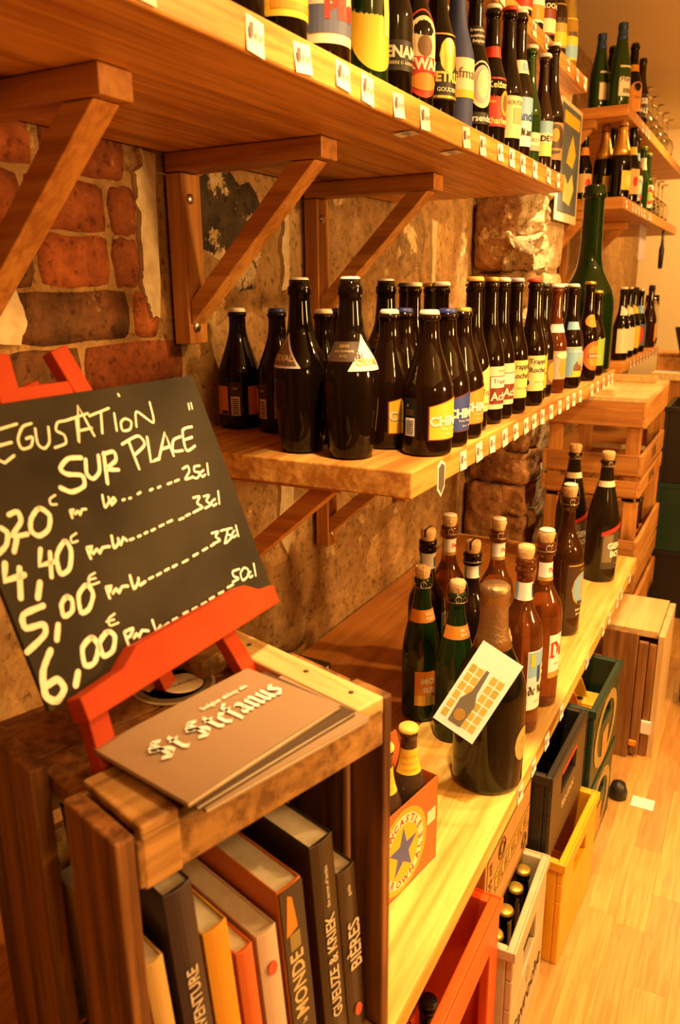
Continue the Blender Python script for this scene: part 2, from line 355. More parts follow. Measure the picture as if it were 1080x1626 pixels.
def add_label(root, kind, RR, H, L):
    z0, z1 = L['z']; a = L.get('a', 0); wd = L.get('w', 110); m = L['m']; sl = L.get('sl', 0); a0 = a - wd / 2; a1 = a + wd / 2
    shape = L.get('shape', 'rect'); nr = L.get('nr', 2); nc = max(4, int(wd / 10))
    if shape == 'oval':
        zc = (z0 + z1) / 2; hz = (z1 - z0) / 2
        lo = lambda t: zc - hz * math.sqrt(max(0, 1 - (2 * t - 1) ** 2)); hi = lambda t: zc + hz * math.sqrt(max(0, 1 - (2 * t - 1) ** 2)); nc = 16
    elif shape == 'point':      # triangle whose tip points down
        lo = lambda t: z1 - (z1 - z0) * (1 - abs(2 * t - 1)) * .98 - .0005; hi = lambda t: z1; nc = 12
    elif shape == 'peak':       # triangle with the tip up and a straight base
        lo = lambda t: z0; hi = lambda t: z0 + .001 + (z1 - z0) * (1 - abs(2 * t - 1)); nc = 12; nr = 4
    else:
        lo = lambda t: z0; hi = lambda t: z1 + sl * t
    lab = wrap_patch(kind, RR, H, a0, a1, lo, hi, .0005, nc, nr).build('label', m, root, smooth=True)
    for di, d in enumerate(L.get('d', [])):
        lay = .0002 * di
        if d[0] == 't':
            _, s, u, v, size, mt = d[:6]; bold = d[6] if len(d) > 6 else 0; sh = d[7] if len(d) > 7 else 0
            vs, fs = text2d(s, size, bold, sh); zc = z0 + v * (z1 - z0); rm = rad_at(kind, RR, H, zc)
            P = []
            for x, y in vs:
                z = zc + y; an = R(a0 + u * wd) + x / rm; r = rad_at(kind, RR, H, z) + .0013 + lay
                P.append((r * math.cos(an), r * math.sin(an), z))
            MB().add(P, fs).build('lettering', mt, lab)
        elif d[0] == 'r':
            _, u0, u1, v0, v1, mt = d
            wrap_patch(kind, RR, H, a0 + u0 * wd, a0 + u1 * wd, lambda t: z0 + v0 * (z1 - z0), lambda t: z0 + v1 * (z1 - z0), .0010 + lay, max(2, int((u1 - u0) * wd / 10)), nr).build('printed_panel', mt, lab)
        elif d[0] == 'e':
            _, u, v, ru, rv, mt = d[:6]
            f = lambda t: rv * (z1 - z0) * math.sqrt(max(0, 1 - (2 * t - 1) ** 2)); zc = z0 + v * (z1 - z0)
            wrap_patch(kind, RR, H, a0 + (u - ru) * wd, a0 + (u + ru) * wd, lambda t: zc - f(t), lambda t: zc + f(t), .0010 + lay, 12, 2).build('emblem', mt, lab)
        elif d[0] == 'bars':   # barcode
            _, u0, u1, v0, v1, mt = d; n = 8
            mb = MB()
            for k in range(n):
                q = v0 + (v1 - v0) * k / n
                w_ = wrap_patch(kind, RR, H, a0 + u0 * wd, a0 + u1 * wd, lambda t: z0 + q * (z1 - z0), lambda t: z0 + (q + (v1 - v0) / n * .5) * (z1 - z0), .0013 + lay, 2, 1)
                mb.add(w_.v, w_.f)
            mb.build('barcode', mt, lab)
    return lab
def crown_mesh(mat):
    return lambda: MB().lathe([(.0152, 0), (.0163, .0010), (.0160, .0028), (.0150, .0062), (.0125, .0082), (.0, .0086)], 42, crimp=[.92, .93, .96, 1, 1, 1]).mesh('cap', mat, True)
def bottle(kind, x, y, z, label, RR=.033, H=.226, glass=None, cap=None, labels=(), group=None, name='beer_bottle', rz=0, cat='bottle'):
    glass = glass or BLACKG
    root = thing(name, label, cat, (x, y, z), R(rz), group)
    n = 40 if H > .36 else 28
    put('glass', cached((kind, RR, H, glass.name), lambda: MB().lathe([(r * RR, q * H) for r, q in PROF[kind]], n).mesh('bottle_glass', glass, True)), root)
    tr = PROF[kind][-1][0] * RR; th = PROF[kind][-1][1] * H
    if cap and cap[0] == 'crown':
        put('cap', cached(('crown', cap[1].name), crown_mesh(cap[1])), root, loc=(0, 0, H - .0086))
    elif cap and cap[0] in ('cork', 'slitcork'):
        ch = cap[2] if len(cap) > 2 else .022; cr = tr * 1.08
        put('cork', cached(('cork', cr, ch, cap[1].name), lambda: MB().lathe([(tr * .9, -.004), (tr * .95, .001), (cr, ch * .35), (cr * 1.04, ch * .7), (cr * .95, ch * .93), (cr * .7, ch), (0, ch * 1.02)], 18).mesh('cork', cap[1], True)), root, loc=(0, 0, th))
        if cap[0] == 'slitcork':
            MB().box(-.002, .002, -cr * 1.03, cr * 1.03, th + ch * .35, th + ch * 1.03).build('cork_strap', BLK, root)
        if len(cap) > 3 and cap[3]:
            if cap[3] == 'plate':
                MB().lathe([(cr * .98, 0), (cr * 1.0, .002), (cr * .8, .004), (0, .0045)], 18, (0, 0, th + ch * .97)).build('cap_plate', CAPW, root, True)
            mb = MB()
            for k in range(4):
                a = k * math.pi / 2 + .5; c, s = math.cos(a), math.sin(a); rr = RR * .5
                mb.tube([(c * rr, s * rr, th - .018), (c * rr * 1.06, s * rr * 1.06, th), (c * cr * 1.15, s * cr * 1.15, th + ch * .7), (c * cr * .7, s * cr * .7, th + ch * 1.1)], .0007, 4)
            mb.tube([(RR * .5 * math.cos(k * math.pi / 8), RR * .5 * math.sin(k * math.pi / 8), th - .018) for k in range(16)], .0008, 4, True)
            ax, ay = math.cos(R(-62)) * RR * .54, math.sin(R(-62)) * RR * .54; tx, ty = math.cos(R(28)), math.sin(R(28))
            mb.tube([(ax + tx * .006 * math.cos(q * math.pi / 5), ay + ty * .006 * math.cos(q * math.pi / 5), th - .010 + .007 * math.sin(q * math.pi / 5)) for q in range(10)], .0008, 4, True)
            mb.build('wire_cage', WIRE, root, True)
    elif cap and cap[0] == 'foil':
        f0 = cap[2]
        prof = [(rad_at(kind, RR, H, f0 * H) + .0008, f0 * H)]
        for q in (.2, .4, .6, .8, 1): zz = f0 * H + (th - f0 * H) * q; prof.append((rad_at(kind, RR, H, min(zz, th - .001)) + .0012, zz))
        prof += [(tr * 1.12, th + .002), (tr * 1.13, H - .004), (tr * .95, H), (0, H + .0005)]
        MB().lathe(prof, 24).build('foil_capsule', cap[1], root, True)
    for L in labels: add_label(root, kind, RR, H, L)
    return root

# ---------------------------------------------------------------- the room
DARKWALL = M('dark_unseen_wall', (.10, .055, .03), .7, col2=(.13, .07, .035), nscale=4)  # for the unseen walls, darkened so the bottles reflect less
PLASTER = M('cream_plaster', (.76, .64, .38), .8, col2=(.80, .68, .42), nscale=3, bump=.1)
MORTAR = masonry('lime_mortar', (.38, .21, .075), (.50, .31, .125), (.58, .42, .20), .60, 6, .5)
BR_RED = masonry('red_brick', (.22, .058, .018), (.42, .125, .035), (.46, .26, .11), .63, 14, .7)
BR_DARK = masonry('burnt_brick', (.07, .035, .016), (.24, .10, .035), (.50, .31, .13), .60, 12, .7)
STONE = masonry('washed_sandstone', (.36, .21, .085), (.50, .33, .15), (.60, .44, .22), .60, 5, .5)
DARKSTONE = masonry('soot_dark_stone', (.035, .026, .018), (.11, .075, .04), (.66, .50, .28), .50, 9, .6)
STONE2 = masonry('grey_sandstone', (.20, .125, .06), (.44, .28, .12), (.66, .50, .27), .54, 6, .5)
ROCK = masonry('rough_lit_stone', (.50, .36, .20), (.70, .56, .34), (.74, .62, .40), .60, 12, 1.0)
LIMEW = M('flaking_limewash', (.50, .38, .20), .85, col2=(.68, .55, .34), nscale=38, bump=.5)

mb = MB().box(-.20, -.0085, -1.6, 6.6, 0, 2.5)
wall = struct(mb.build('wall_left', MORTAR))
def rough_block(y0, y1, z0, z1, mat, name, proud=.006, jit=.006, nx=4, nz=3, parent=None):
    mb = MB(); vs = []; fs = []; rnd = random.uniform
    for i in range(nx + 1):
        for j in range(nz + 1):
            edge = i in (0, nx) or j in (0, nz); corner = i in (0, nx) and j in (0, nz)
            y = y0 + (y1 - y0) * i / nx; z = z0 + (z1 - z0) * j / nz
            y += rnd(-jit, jit) * (1 if not edge else .7); z += rnd(-jit, jit) * .7
            if corner: y += (jit if i == 0 else -jit) * .9; z += (jit if j == 0 else -jit) * .9
            vs.append((proud - (.0025 if edge else 0) - (.002 if corner else 0) + rnd(-.0012, .0015), y, z))
    k = len(vs); ring = [(i, 0) for i in range(nx)] + [(nx, j) for j in range(nz)] + [(i, nz) for i in range(nx, 0, -1)] + [(0, j) for j in range(nz, 0, -1)]
    for (i, j) in ring: q = vs[i * (nz + 1) + j]; vs.append((-.03, q[1], q[2]))
    for i in range(nx):
        for j in range(nz): b = i * (nz + 1) + j; fs.append((b, b + nz + 1, b + nz + 2, b + 1))
    n = len(ring)
    for t in range(n):
        a = ring[t]; b = ring[(t + 1) % n]; fs.append((a[0] * (nz + 1) + a[1], k + t, k + (t + 1) % n, b[0] * (nz + 1) + b[1]))
    o = mb.add(vs, fs).build(name, mat, parent or wall, smooth=False)
    m = o.data; m.polygons.foreach_set('use_smooth', [True] * len(m.polygons)); return o
# brick panel at the near end (courses from the top down)
bricks = [
 (.42, .62, 1.575, 1.640, 1), (.64, .86, 1.575, 1.640, 0), (.88, 1.045, 1.575, 1.640, 0),
 (.45, .66, 1.495, 1.562, 0), (.68, .83, 1.495, 1.562, 0), (.845, .995, 1.495, 1.562, 0), (1.01, 1.065, 1.495, 1.562, 0),
 (.40, .60, 1.412, 1.483, 0), (.62, .70, 1.412, 1.483, 1), (.715, .840, 1.412, 1.483, 1), (.858, .995, 1.412, 1.483, 0), (1.01, 1.065, 1.412, 1.483, 0),
 (.42, .55, 1.328, 1.400, 0), (.565, .74, 1.328, 1.400, 1), (.80, 1.030, 1.328, 1.400, 1), (1.048, 1.105, 1.328, 1.400, 0),
 (.40, .62, 1.245, 1.316, 0), (.64, .76, 1.245, 1.316, 1), (.775, .915, 1.245, 1.316, 1), (.93, 1.165, 1.245, 1.316, 0),
 (.42, .60, 1.160, 1.233, 1), (.62, .84, 1.160, 1.233, 0), (.86, 1.00, 1.160, 1.233, 0), (1.02, 1.15, 1.160, 1.233, 0),
 (.40, .62, 1.075, 1.148, 0), (.64, .84, 1.075, 1.148, 1), (.86, 1.06, 1.075, 1.148, 0)]
for (a, b, c, d, k) in bricks: rough_block(a - .003, b + .003, c - .003, d + .003, (BR_RED, BR_DARK)[k], 'brick', -.004, .004, 5, 3)
for (a, b, c, d) in ((.28, .55, .82, 1.06), (.57, .80, .86, 1.06), (.82, 1.06, .84, 1.06), (.25, .48, .56, .80), (.50, .78, .60, .84), (.80, 1.04, .58, .82)):
    rough_block(a, b, c, d, STONE, 'stone', -.0072, .012)
for row, (c, d) in enumerate(((.535, .735), (.75, .95), (.965, 1.165), (1.18, 1.385), (1.40, 1.640))):
    yy = 1.08 + (.0, .03, .0, .10, .10)[row]
    while yy < 2.72:
        wd = random.choice((.19, .23, .27, .31, .36)); e = min(yy + wd, 2.74)
        if e - yy > .06:
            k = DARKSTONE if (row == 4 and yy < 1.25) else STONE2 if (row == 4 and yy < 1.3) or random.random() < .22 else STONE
            rough_block(yy, e - .014, c + random.uniform(-.004, .004), d + random.uniform(-.006, .004), k, 'stone', -.0072, .012)
        yy = e
def plaster_patch(pts, x=.0012, depth=.02):
    jj = [(pts[i][0] + (pts[(i + 1) % len(pts)][0] - pts[i][0]) * t + random.uniform(-.0022, .0022), pts[i][1] + (pts[(i + 1) % len(pts)][1] - pts[i][1]) * t + random.uniform(-.0022, .0022)) for i in range(len(pts)) for t in (0, .2, .4, .6, .8)]
    mb = MB().prism(jj, lambda y, z: (x - depth, y, z), lambda y, z: (x + random.uniform(-.0004, .0004), y, z)); fixnormals(mb.build('plaster_patch', LIMEW, wall))
plaster_patch([(1.085, 1.36), (1.105, 1.36), (1.118, 1.625), (1.082, 1.628), (1.085, 1.60), (1.066, 1.59), (1.07, 1.565), (1.064, 1.545), (1.074, 1.525), (1.068, 1.49), (1.072, 1.45), (1.066, 1.42), (1.075, 1.385)])
plaster_patch([(1.505, 1.40), (1.535, 1.41), (1.545, 1.60), (1.53, 1.62), (1.515, 1.585), (1.525, 1.54), (1.508, 1.49), (1.52, 1.45)])
plaster_patch([(.70, 1.335), (.80, 1.33), (.815, 1.36), (.805, 1.40), (.79, 1.43), (.765, 1.415), (.73, 1.43), (.70, 1.41)], .0014)
plaster_patch([(1.46, .86), (1.50, .80), (1.53, .86), (1.535, 1.02), (1.51, 1.09), (1.47, 1.06), (1.48, .96)])
plaster_patch([(1.17, 1.50), (1.20, 1.50), (1.225, 1.55), (1.21, 1.58), (1.235, 1.62), (1.17, 1.63)])
plaster_patch([(2.36, 1.20), (2.40, 1.22), (2.41, 1.60), (2.37, 1.61), (2.38, 1.45)])

struct(MB().box(-.2, 3.3, 6.6, 6.75, 0, 2.5).build('wall_far', PLASTER))
struct(MB().box(3.2, 3.35, -1.6, 6.6, 0, 2.5).build('wall_right', DARKWALL))
struct(MB().box(-.2, 3.3, -1.75, -1.6, 0, 2.5).build('wall_near', DARKWALL))
struct(MB().box(-.2, 3.35, -1.75, 6.75, 2.5, 2.6).build('ceiling', PLASTER))
# rough stone pillar between the two shelf bays
pil = struct(MB().box(-.014, .165, 2.80, 3.30, 0, 2.5).build('wall_pillar', ROCK))
from mathutils import noise as mnoise
def rough_lump(x0, x1, y0, y1, z0, z1, parent, mat, j=.018, n=12):
    mb = MB(); idx = {}; vs = []; fs = []
    def vid(i, k, l):
        if (i, k, l) not in idx:
            idx[(i, k, l)] = len(vs); q = [i / n, k / n, l / n]
            ed = [2 * t - 1 for t in q]; m = max(abs(t) for t in ed); ln = math.sqrt(sum(t ** 6 for t in ed)) ** (1 / 3.0)
            ed = [t * (1 + (m / max(ln, 1e-6) - 1) * .8) for t in ed]
            p = Vector((x0 + (x1 - x0) * (ed[0] + 1) / 2, y0 + (y1 - y0) * (ed[1] + 1) / 2, z0 + (z1 - z0) * (ed[2] + 1) / 2))
            p += mnoise.noise_vector(p * 11) * j + mnoise.noise_vector(p * 34) * j * .45
            vs.append(p)
        return idx[(i, k, l)]
    for a in range(n):
        for b in range(n):
            for s in (0, n):
                q = [(a, b), (a + 1, b), (a + 1, b + 1), (a, b + 1)]
                if s == 0: q = q[::-1]
                fs.append([vid(u, v, s) for u, v in q]); fs.append([vid(s, u, v) for u, v in q]); fs.append([vid(v, s, u) for u, v in q])
    return mb.add(vs, fs).build('stone', mat, parent)
SHADED_REDSTONE = masonry('shaded_red_brown_stone', (.20, .085, .03), (.36, .18, .07), (.50, .34, .16), .60, 10, .8)  # red-brown stone, darkened to carry the shade on the pillar's near face
zz = .45
for k in range(8):
    h = (.26, .24, .27, .24, .25, .26, .25, .22)[k]
    rough_lump(.0, .150 + random.uniform(-.01, .01), 2.742 + random.uniform(-.003, .012), 2.98, zz, zz + h, pil, SHADED_REDSTONE, .012)
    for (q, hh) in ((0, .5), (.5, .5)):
        rough_lump(.10, .215 + random.uniform(-.02, .02), 2.752 + random.uniform(-.004, .02), 2.975, zz + q * h, zz + (q + hh) * h, pil, ROCK if zz > 1.1 else SHADED_REDSTONE, .030 if zz > 1.1 else .014)
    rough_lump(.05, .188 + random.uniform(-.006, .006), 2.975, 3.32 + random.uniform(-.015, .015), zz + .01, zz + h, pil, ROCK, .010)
    zz += h
# floor: laminate planks along the aisle
FLOORW = wood('laminate_plank', (.42, .205, .050), (.55, .30, .085), 'y', rough=.36, k=2.2, knots=False, bump=.03)
fl = struct(MB().box(-.2, 3.35, -1.75, 6.75, -.06, -.004).build('floor', M('floor_underlay', (.40, .22, .07), .5)))
pk = {}
for i in range(18):
    x0 = .60 + i * .0655; yy = .55 - (.0, .31, .14, .42, .22)[i % 5]
    while yy < 3.6:
        ln = (.36, .46, .29)[int(yy * 7 + i) % 3]; e = yy + ln
        key = ln
        if key not in pk:
            pk[key] = MB().box(0, .0652, 0, ln - .0004, -.02, 0).mesh('plank', FLOORW)
        put('plank', pk[key], fl, loc=(x0, yy, 0)); yy = e
rest = MB()
for i in range(22):
    x0 = 1.776 + (i - 11) * .098 if i >= 11 else None
    if x0 is not None: rest.box(x0, x0 + .097, -1.6, 3.9, -.02, 0)
for i in range(23): rest.box(.60 + i * .098, .697 + i * .098, 3.95, 6.6, -.02, 0)
for i in range(12): rest.box(.60 + i * .098, .697 + i * .098, -1.6, .10, -.02, 0)
o = rest.build('plank_field', FLOORW, fl); o['kind'] = 'stuff'
# poster on the pillar
po = thing('wall_poster', 'dark blue poster with yellow bottle picture on rough stone pillar', 'poster', (.218, 2.98, 1.64))
MB().box(0, .003, 0, .34, 0, .40).build('sheet', CREAM, po)
MB().box(.0031, .004, .02, .32, .03, .385).build('printed_field', flat('poster_slate', (.10, .13, .16)), po)
MB().prism([(.10, .07), (.20, .06), (.26, .12), (.22, .17), (.16, .13), (.10, .16)], lambda a, b: (.0041, a, b), lambda a, b: (.005, a, b)).build('picture', LEMON, po)
MB().prism([(.12, .20), (.22, .19), (.26, .24), (.20, .30), (.15, .25)], lambda a, b: (.0041, a, b), lambda a, b: (.005, a, b)).build('picture', YEL, po)
MB().box(.0041, .005, .06, .30, .325, .365).build('title_band', YEL, po)

# ---------------------------------------------------------------- shelves
tagmesh = MB()
for k in range(4):
    z0 = -.016 + k * .008; xa = .0006 + .0022 * (1 - k / 4) ** 2; xb = .0006 + .0022 * (1 - (k + 1) / 4) ** 2
    tagmesh.add([(xa, -.017, z0), (xa, .017, z0), (xb, .017, z0 + .008), (xb, -.017, z0 + .008)], [(0, 1, 2, 3)])
    tagmesh.add([(xa - .0005, -.017, z0), (xa - .0005, .017, z0), (xb - .0005, .017, z0 + .008), (xb - .0005, -.017, z0 + .008)], [(3, 2, 1, 0)])
TAGM = tagmesh.mesh('price_tag', WHITE, True)
pr = MB()
for (a, b, c, d) in ((-.014, -.007, -.002, .010), (-.003, -.0010, -.003, .006), (.0, .0012, -.001, .003), (.003, .0042, -.003, .004), (.006, .0085, -.002, .003), (.010, .012, -.002, .004), (-.013, -.008, -.004, -.002)):
    pr.add([(.0030, a, c), (.0030, b, c), (.0030, b, d), (.0030, a, d)], [(0, 1, 2, 3)])
PRINTM = pr.mesh('print', flat('tag_print', (.16, .12, .11)))
def tags(parent, x, spots, sc=1.0):
    for (y, z) in spots:
        t = put('price_tag', TAGM, parent, loc=(x, y, z), rot=(random.uniform(-.10, .10), 0, 0)); t.scale = (1, sc * random.uniform(.9, 1.08), sc * random.uniform(.92, 1.05))
        put('print', PRINTM, t)
def board(name, label, x0, x1, y0, y1, z0, z1, mat=None, rear=None):
    s = thing(name, label, 'shelf', (x0, y0, z0))
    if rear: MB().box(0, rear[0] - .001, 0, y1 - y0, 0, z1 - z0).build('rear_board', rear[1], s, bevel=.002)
    MB().box(rear[0] if rear else 0, x1 - x0, 0, y1 - y0, 0, z1 - z0).build('board', mat or PINE, s, bevel=.003)
    return s
top = board('wall_shelf', 'long pine shelf at the top, seen from below, lined with price tags', .0, .455, .10, 2.10, 1.63, 1.67)
tags(top, .455, [(y - .10, z - 1.63) for y, z in ((.579, 1.648), (.746, 1.647), (.84, 1.648), (.935, 1.65), (1.002, 1.648), (1.1, 1.647), (1.196, 1.647), (1.38, 1.648), (1.467, 1.647), (1.572, 1.65), (1.649, 1.65), (1.728, 1.649), (1.823, 1.649), (1.943, 1.65), (2.035, 1.65))])
for y in (1.193, 1.387):
    c = put('price_tag', TAGM, top, loc=(.428, y - .10, -.0012), rot=(0, math.pi / 2, 0)); put('print', PRINTM, c)
mid = board('wall_shelf', 'thick middle pine shelf crowded with capped dark bottles', .0, .513, 1.033, 2.725, 1.103, 1.145)
tags(mid, .513, [(y - 1.033, .018) for y in (1.254, 1.338, 1.415, 1.496, 1.571, 1.648, 1.714, 1.785, 1.867, 1.952, 2.037, 2.108, 2.187, 2.345, 2.431, 2.524, 2.61, 2.67)])
# shield shaped sticker at the near corner
MB().prism([(-.016, .020), (0, .028), (.016, .020), (.016, -.018), (0, -.032), (-.016, -.018)], lambda a, b: (.5132, .118 + a, .010 + b), lambda a, b: (.5142, .118 + a, .010 + b)).build('shield_sticker', WHITE, mid)
MB().prism([(-.012, .017), (0, .023), (.012, .017), (.012, -.015), (0, -.026), (-.012, -.015)], lambda a, b: (.5143, .118 + a, .010 + b), lambda a, b: (.5148, .118 + a, .010 + b)).build('shield_field', flat('shield_grey', (.12, .10, .09)), mid)
low = board('wall_shelf', 'deep low pine shelf carrying the large corked bottles', .0, .640, .12, 2.70, .48, .52, PALEPINE, (.395, wood('dark_red_board', (.34, .12, .022), (.50, .21, .045), 'y')))  # rear board in a darker, redder wood tone than the front
tags(low, .640, [(y - .12, z - .48) for y, z in ((1.274, .497), (1.367, .498), (1.472, .496), (1.602, .498), (1.876, .5), (2.093, .5), (2.187, .498), (2.316, .5), (2.389, .5), (2.546, .5))], 1.05)
upp = board('wall_shelf', 'short highest pine shelf end above the blue label bottles', .0, .36, .9, 2.72, 1.98, 2.02)
tags(upp, .36, [(y - .9, .020) for y in (1.70, 1.84, 1.98, 2.10, 2.22, 2.34, 2.46, 2.58, 2.68)])
shA = board('wall_shelf', 'upper bar shelf beyond the pillar holding green wine bottles and upturned glasses', .0, .380, 3.36, 5.4, 2.024, 2.064, BRK)
tags(shA, .380, [(y - 3.36, .014) for y in (3.72, 3.82, 3.9)], 1.1)
shB = board('wall_shelf', 'middle bar shelf beyond the pillar with gold foil bottles', .0, .390, 3.36, 5.2, 1.697, 1.741, BRK)
tags(shB, .390, [(y - 3.36, .020) for y in (3.42, 3.58, 3.66, 3.74, 3.82, 3.9, 4.06, 4.12)], .9)
shC = board('wall_shelf', 'lowest bar shelf beyond the wooden crates with small bottles', .0, .430, 3.40, 4.56, 1.066, 1.106, BRK)
tags(shC, .430, [(y - 3.40, .018) for y in (3.62, 3.72, 3.82, 3.92, 4.02, 4.12, 4.22, 4.34, 4.46)], .95)

SCREW = MB().lathe([(.009, 0), (.009, .003), (.005, .005), (0, .0055)], 10).mesh('screw', STEEL, True)
def bracket(y, ztop, depth, drop, label, mats=(BRK, BRK_Z), group=None):
    b = thing('shelf_bracket', label, 'bracket', (0, y, ztop))
    w = .026
    MB().box(.002, .036, -w, w, -drop, -.034).build('upright', mats[1], b, bevel=.002)
    MB().box(.002, depth, -w, w, -.032, -.001).build('arm', mats[0], b, bevel=.002)
    MB().prism([(.037, -drop + .075), (.037, -drop + .035), (depth - .015, -.033), (depth - .062, -.033)], lambda a, c: (a, -.02, c), lambda a, c: (a, .02, c)).build('brace', mats[0], b, bevel=.0015)
    for zz in (-.075, -drop + .03): put('screw', SCREW, b, loc=(.036, -.006, zz), rot=(0, math.pi / 2, 0))
    return b
bracket(.70, 1.63, .31, .32, 'wooden bracket under the top shelf, nearest, cut by the left edge')
bracket(1.165, 1.63, .31, .32, 'wooden bracket under the top shelf beside the white plaster strip')
bracket(1.63, 1.63, .31, .32, 'wooden bracket under the top shelf behind the two tall skittle bottles')
bracket(1.16, 1.103, .34, .32, 'wooden bracket under the middle shelf beside the chalkboard')
bracket(1.66, 1.103, .34, .32, 'wooden bracket under the middle shelf above the bare washed wall')
bracket(2.14, 1.103, .34, .32, 'wooden bracket under the middle shelf with only its arm end showing')
bracket(3.39, 2.024, .26, .30, 'wooden bracket under the upper bar shelf beside the poster')
bracket(3.39, 1.697, .26, .32, 'wooden bracket under the middle bar shelf behind the giant green bottle')
bracket(4.05, 1.697, .30, .32, 'wooden bracket under the middle bar shelf farther along')

# ---------------------------------------------------------------- book crate (an old box standing on its end)
CR0 = Vector((.551, .385, .521)); CRA = R(73.66); CH = .466
def crate_world(u, d, z=0):
    return Vector((CR0.x + u * math.cos(CRA) - d * math.sin(CRA), CR0.y + u * math.sin(CRA) + d * math.cos(CRA), CR0.z + z))
bc = thing('book_crate', 'old dark wooden crate stood on end, used as a bookcase', 'crate', CR0, CRA)
def plank(nm, u0, u1, d0, d1, z0, z1, mat, bev=.0025): return MB().box(u0, u1, d0, d1, z0, z1).build(nm, mat, bc, bevel=bev)
plank('side_plank', -.013, .005, 0, .086, 0, CH - .002, OLD); plank('side_plank', -.013, .005, .150, .285, 0, CH - .006, OLD)
plank('side_plank', .304, .317, .0, .052, 0, CH, OLD); plank('side_plank', .304, .317, .060, .160, 0, CH - .004, OLD); plank('side_plank', .304, .317, .170, .285, 0, CH - .01, OLD)
for k in range(3): plank('back_plank', .007, .302, .272, .286, .02 + k * .15, .02 + k * .15 + .125, OLD_Y)
plank('bottom_board', .006, .303, .004, .270, .004, .020, OLD_Y)
for k in range(3): plank('top_board', .006, .303, .016 + k * .086, .016 + k * .086 + .083, CH - .034, CH - .020, OLD, .0015)
plank('front_rail', .006, .303, .0, .014, CH - .056, CH - .010, OLD_Y)
plank('corner_block', .010, .047, .0, .094, CH - .058 + .05, CH + .002, OLD_X); plank('corner_block', .010, .047, -.001, .012, CH - .058, CH - .007, OLD_X)
plank('top_batten', .263, .3035, .0, .262, CH - .0195, CH + .002, wood('lamplit_batten_wood', (.38, .23, .08), (.62, .42, .17), 'y', rough=.55, bump=.3))  # paler wood colour carries the lamp light falling on this batten
plank('top_batten', .215, .262, .200, .262, CH - .0195, CH + .004, OLD_X)
for d in (.03, .10, .20): put('nail', cached('nail', lambda: MB().lathe([(.003, 0), (.003, .001), (0, .0014)], 8).mesh('nail', M('rusty_nail', (.05, .03, .02), .6), True)), bc, loc=(.285, d, CH + .002))

# ---------------------------------------------------------------- books
PAGES = M('page_edges', (.72, .66, .55), .8, col2=(.62, .56, .45), nscale=60)
def book(u_top, t, ztop, dep, cover, label, lean=4.6, d0=.020, text=(), spine=None, name='book', hard=True, extra=None):
    h = (ztop - .545) / math.cos(R(lean)); u0 = u_top + (ztop - .545) * math.tan(R(lean))
    p = crate_world(u0, d0, .545 - CR0.z)
    b = thing(name, label, 'book', p); b.rotation_euler = (0, -R(lean), CRA)
    ct = .0022; ov = .003 if hard else 0
    c = MB().box(0, ct, 0, dep, 0, h).box(t - ct, t, 0, dep, 0, h)
    arc = [(0, ct), (0, 0)] + [(t * q / 6, -.003 * math.sin(math.pi * q / 6)) for q in range(1, 6)] + [(t, 0), (t, ct)]
    c.prism(arc[::-1], lambda a, q: (a, q, h), lambda a, q: (a, q, 0))
    c.build('cover', cover, b, bevel=.0006, seg=1)
    MB().box(ct, t - ct, ct, dep - ov, ov, h - ov).build('pages', PAGES, b)
    if spine: MB().box(.001, t - .001, -.0036, -.0030, h * spine[1], h * spine[2]).build('spine_panel', spine[0], b)
    for (s, zc, size, mt, uo) in text:
        text_plane('spine_lettering', s, size, mt, b, (t * uo, -.0040, h * zc), (0, 0, 1), (-1, 0, 0), bold=.02)
    if extra: extra(b, t, h)
    return b
def dot(b, t, zc):
    fixnormals(MB().prism([(t * .5 + .006 * math.cos(k * .628), zc + .009 * math.sin(k * .628)) for k in range(10)], lambda a, c: (a, -.0036, c), lambda a, c: (a, -.0046, c)).build('spine_badge', flat('badge_red', (.55, .10, .05)), b))
cT = flat('tan_book_cloth', (.55, .36, .13)); cN = flat('navy_book_cover', (.035, .022, .030), .35); cO = flat('amber_book_cover', (.62, .30, .025)); cR = flat('vermilion_book_cover', (.60, .13, .03))
cW = flat('pinkish_white_cover', (.60, .46, .38)); cM = flat('orange_black_cover', (.58, .18, .02), col2=(.50, .15, .02), nscale=9); cK = flat('glossy_black_cover', (.035, .022, .014), .28); cB = flat('dark_brown_cover', (.055, .033, .020), .32)
SP = flat('spine_silver', (.62, .54, .42))
book(.012, .020, .835, .17, cT, 'small tan book at the left end of the crate')
book(.036, .030, .893, .19, cN, 'tall dark purple book with pale spine letters in the crate', text=(('AVENTURE', .62, .017, SP, .5), ('brassicole', .25, .009, SP, .5)))
book(.074, .028, .826, .18, cO, 'amber yellow book with thin spine beside the tall dark one', text=(('& LE VIN', .42, .012, flat('amber_print', (.40, .17, .02)), .5),))
book(.110, .021, .778, .16, cR, 'short vermilion red book in the middle of the crate')
book(.136, .026, .780, .19, cW, 'pinkish white book with red dot between red and orange books', extra=lambda b, t, h: dot(b, t, h * .80) )
def monde(b, t, h):
    MB().prism([(.004, .78), (.020, .80), (.016, .95), (.010, .97)], lambda a, c: (a, -.0036, c * h), lambda a, c: (a, -.0042, c * h)).build('spine_picture', flat('orange_glass_print', (.70, .26, .03)), b)
    MB().box(.008, .022, -.0042, -.0036, h * .70, h * .78).build('spine_picture', flat('olive_print', (.30, .24, .10)), b)
book(.164, .033, .815, .20, cM, 'thick orange book with a black spine reading MONDE', spine=(cK, .0, 1.0), text=(('MONDE', .52, .025, flat('spine_cream', (.70, .55, .33)), .45), ('le', .32, .010, SP, .5), ('BIERE', .12, .020, YEL, .5)), extra=monde)
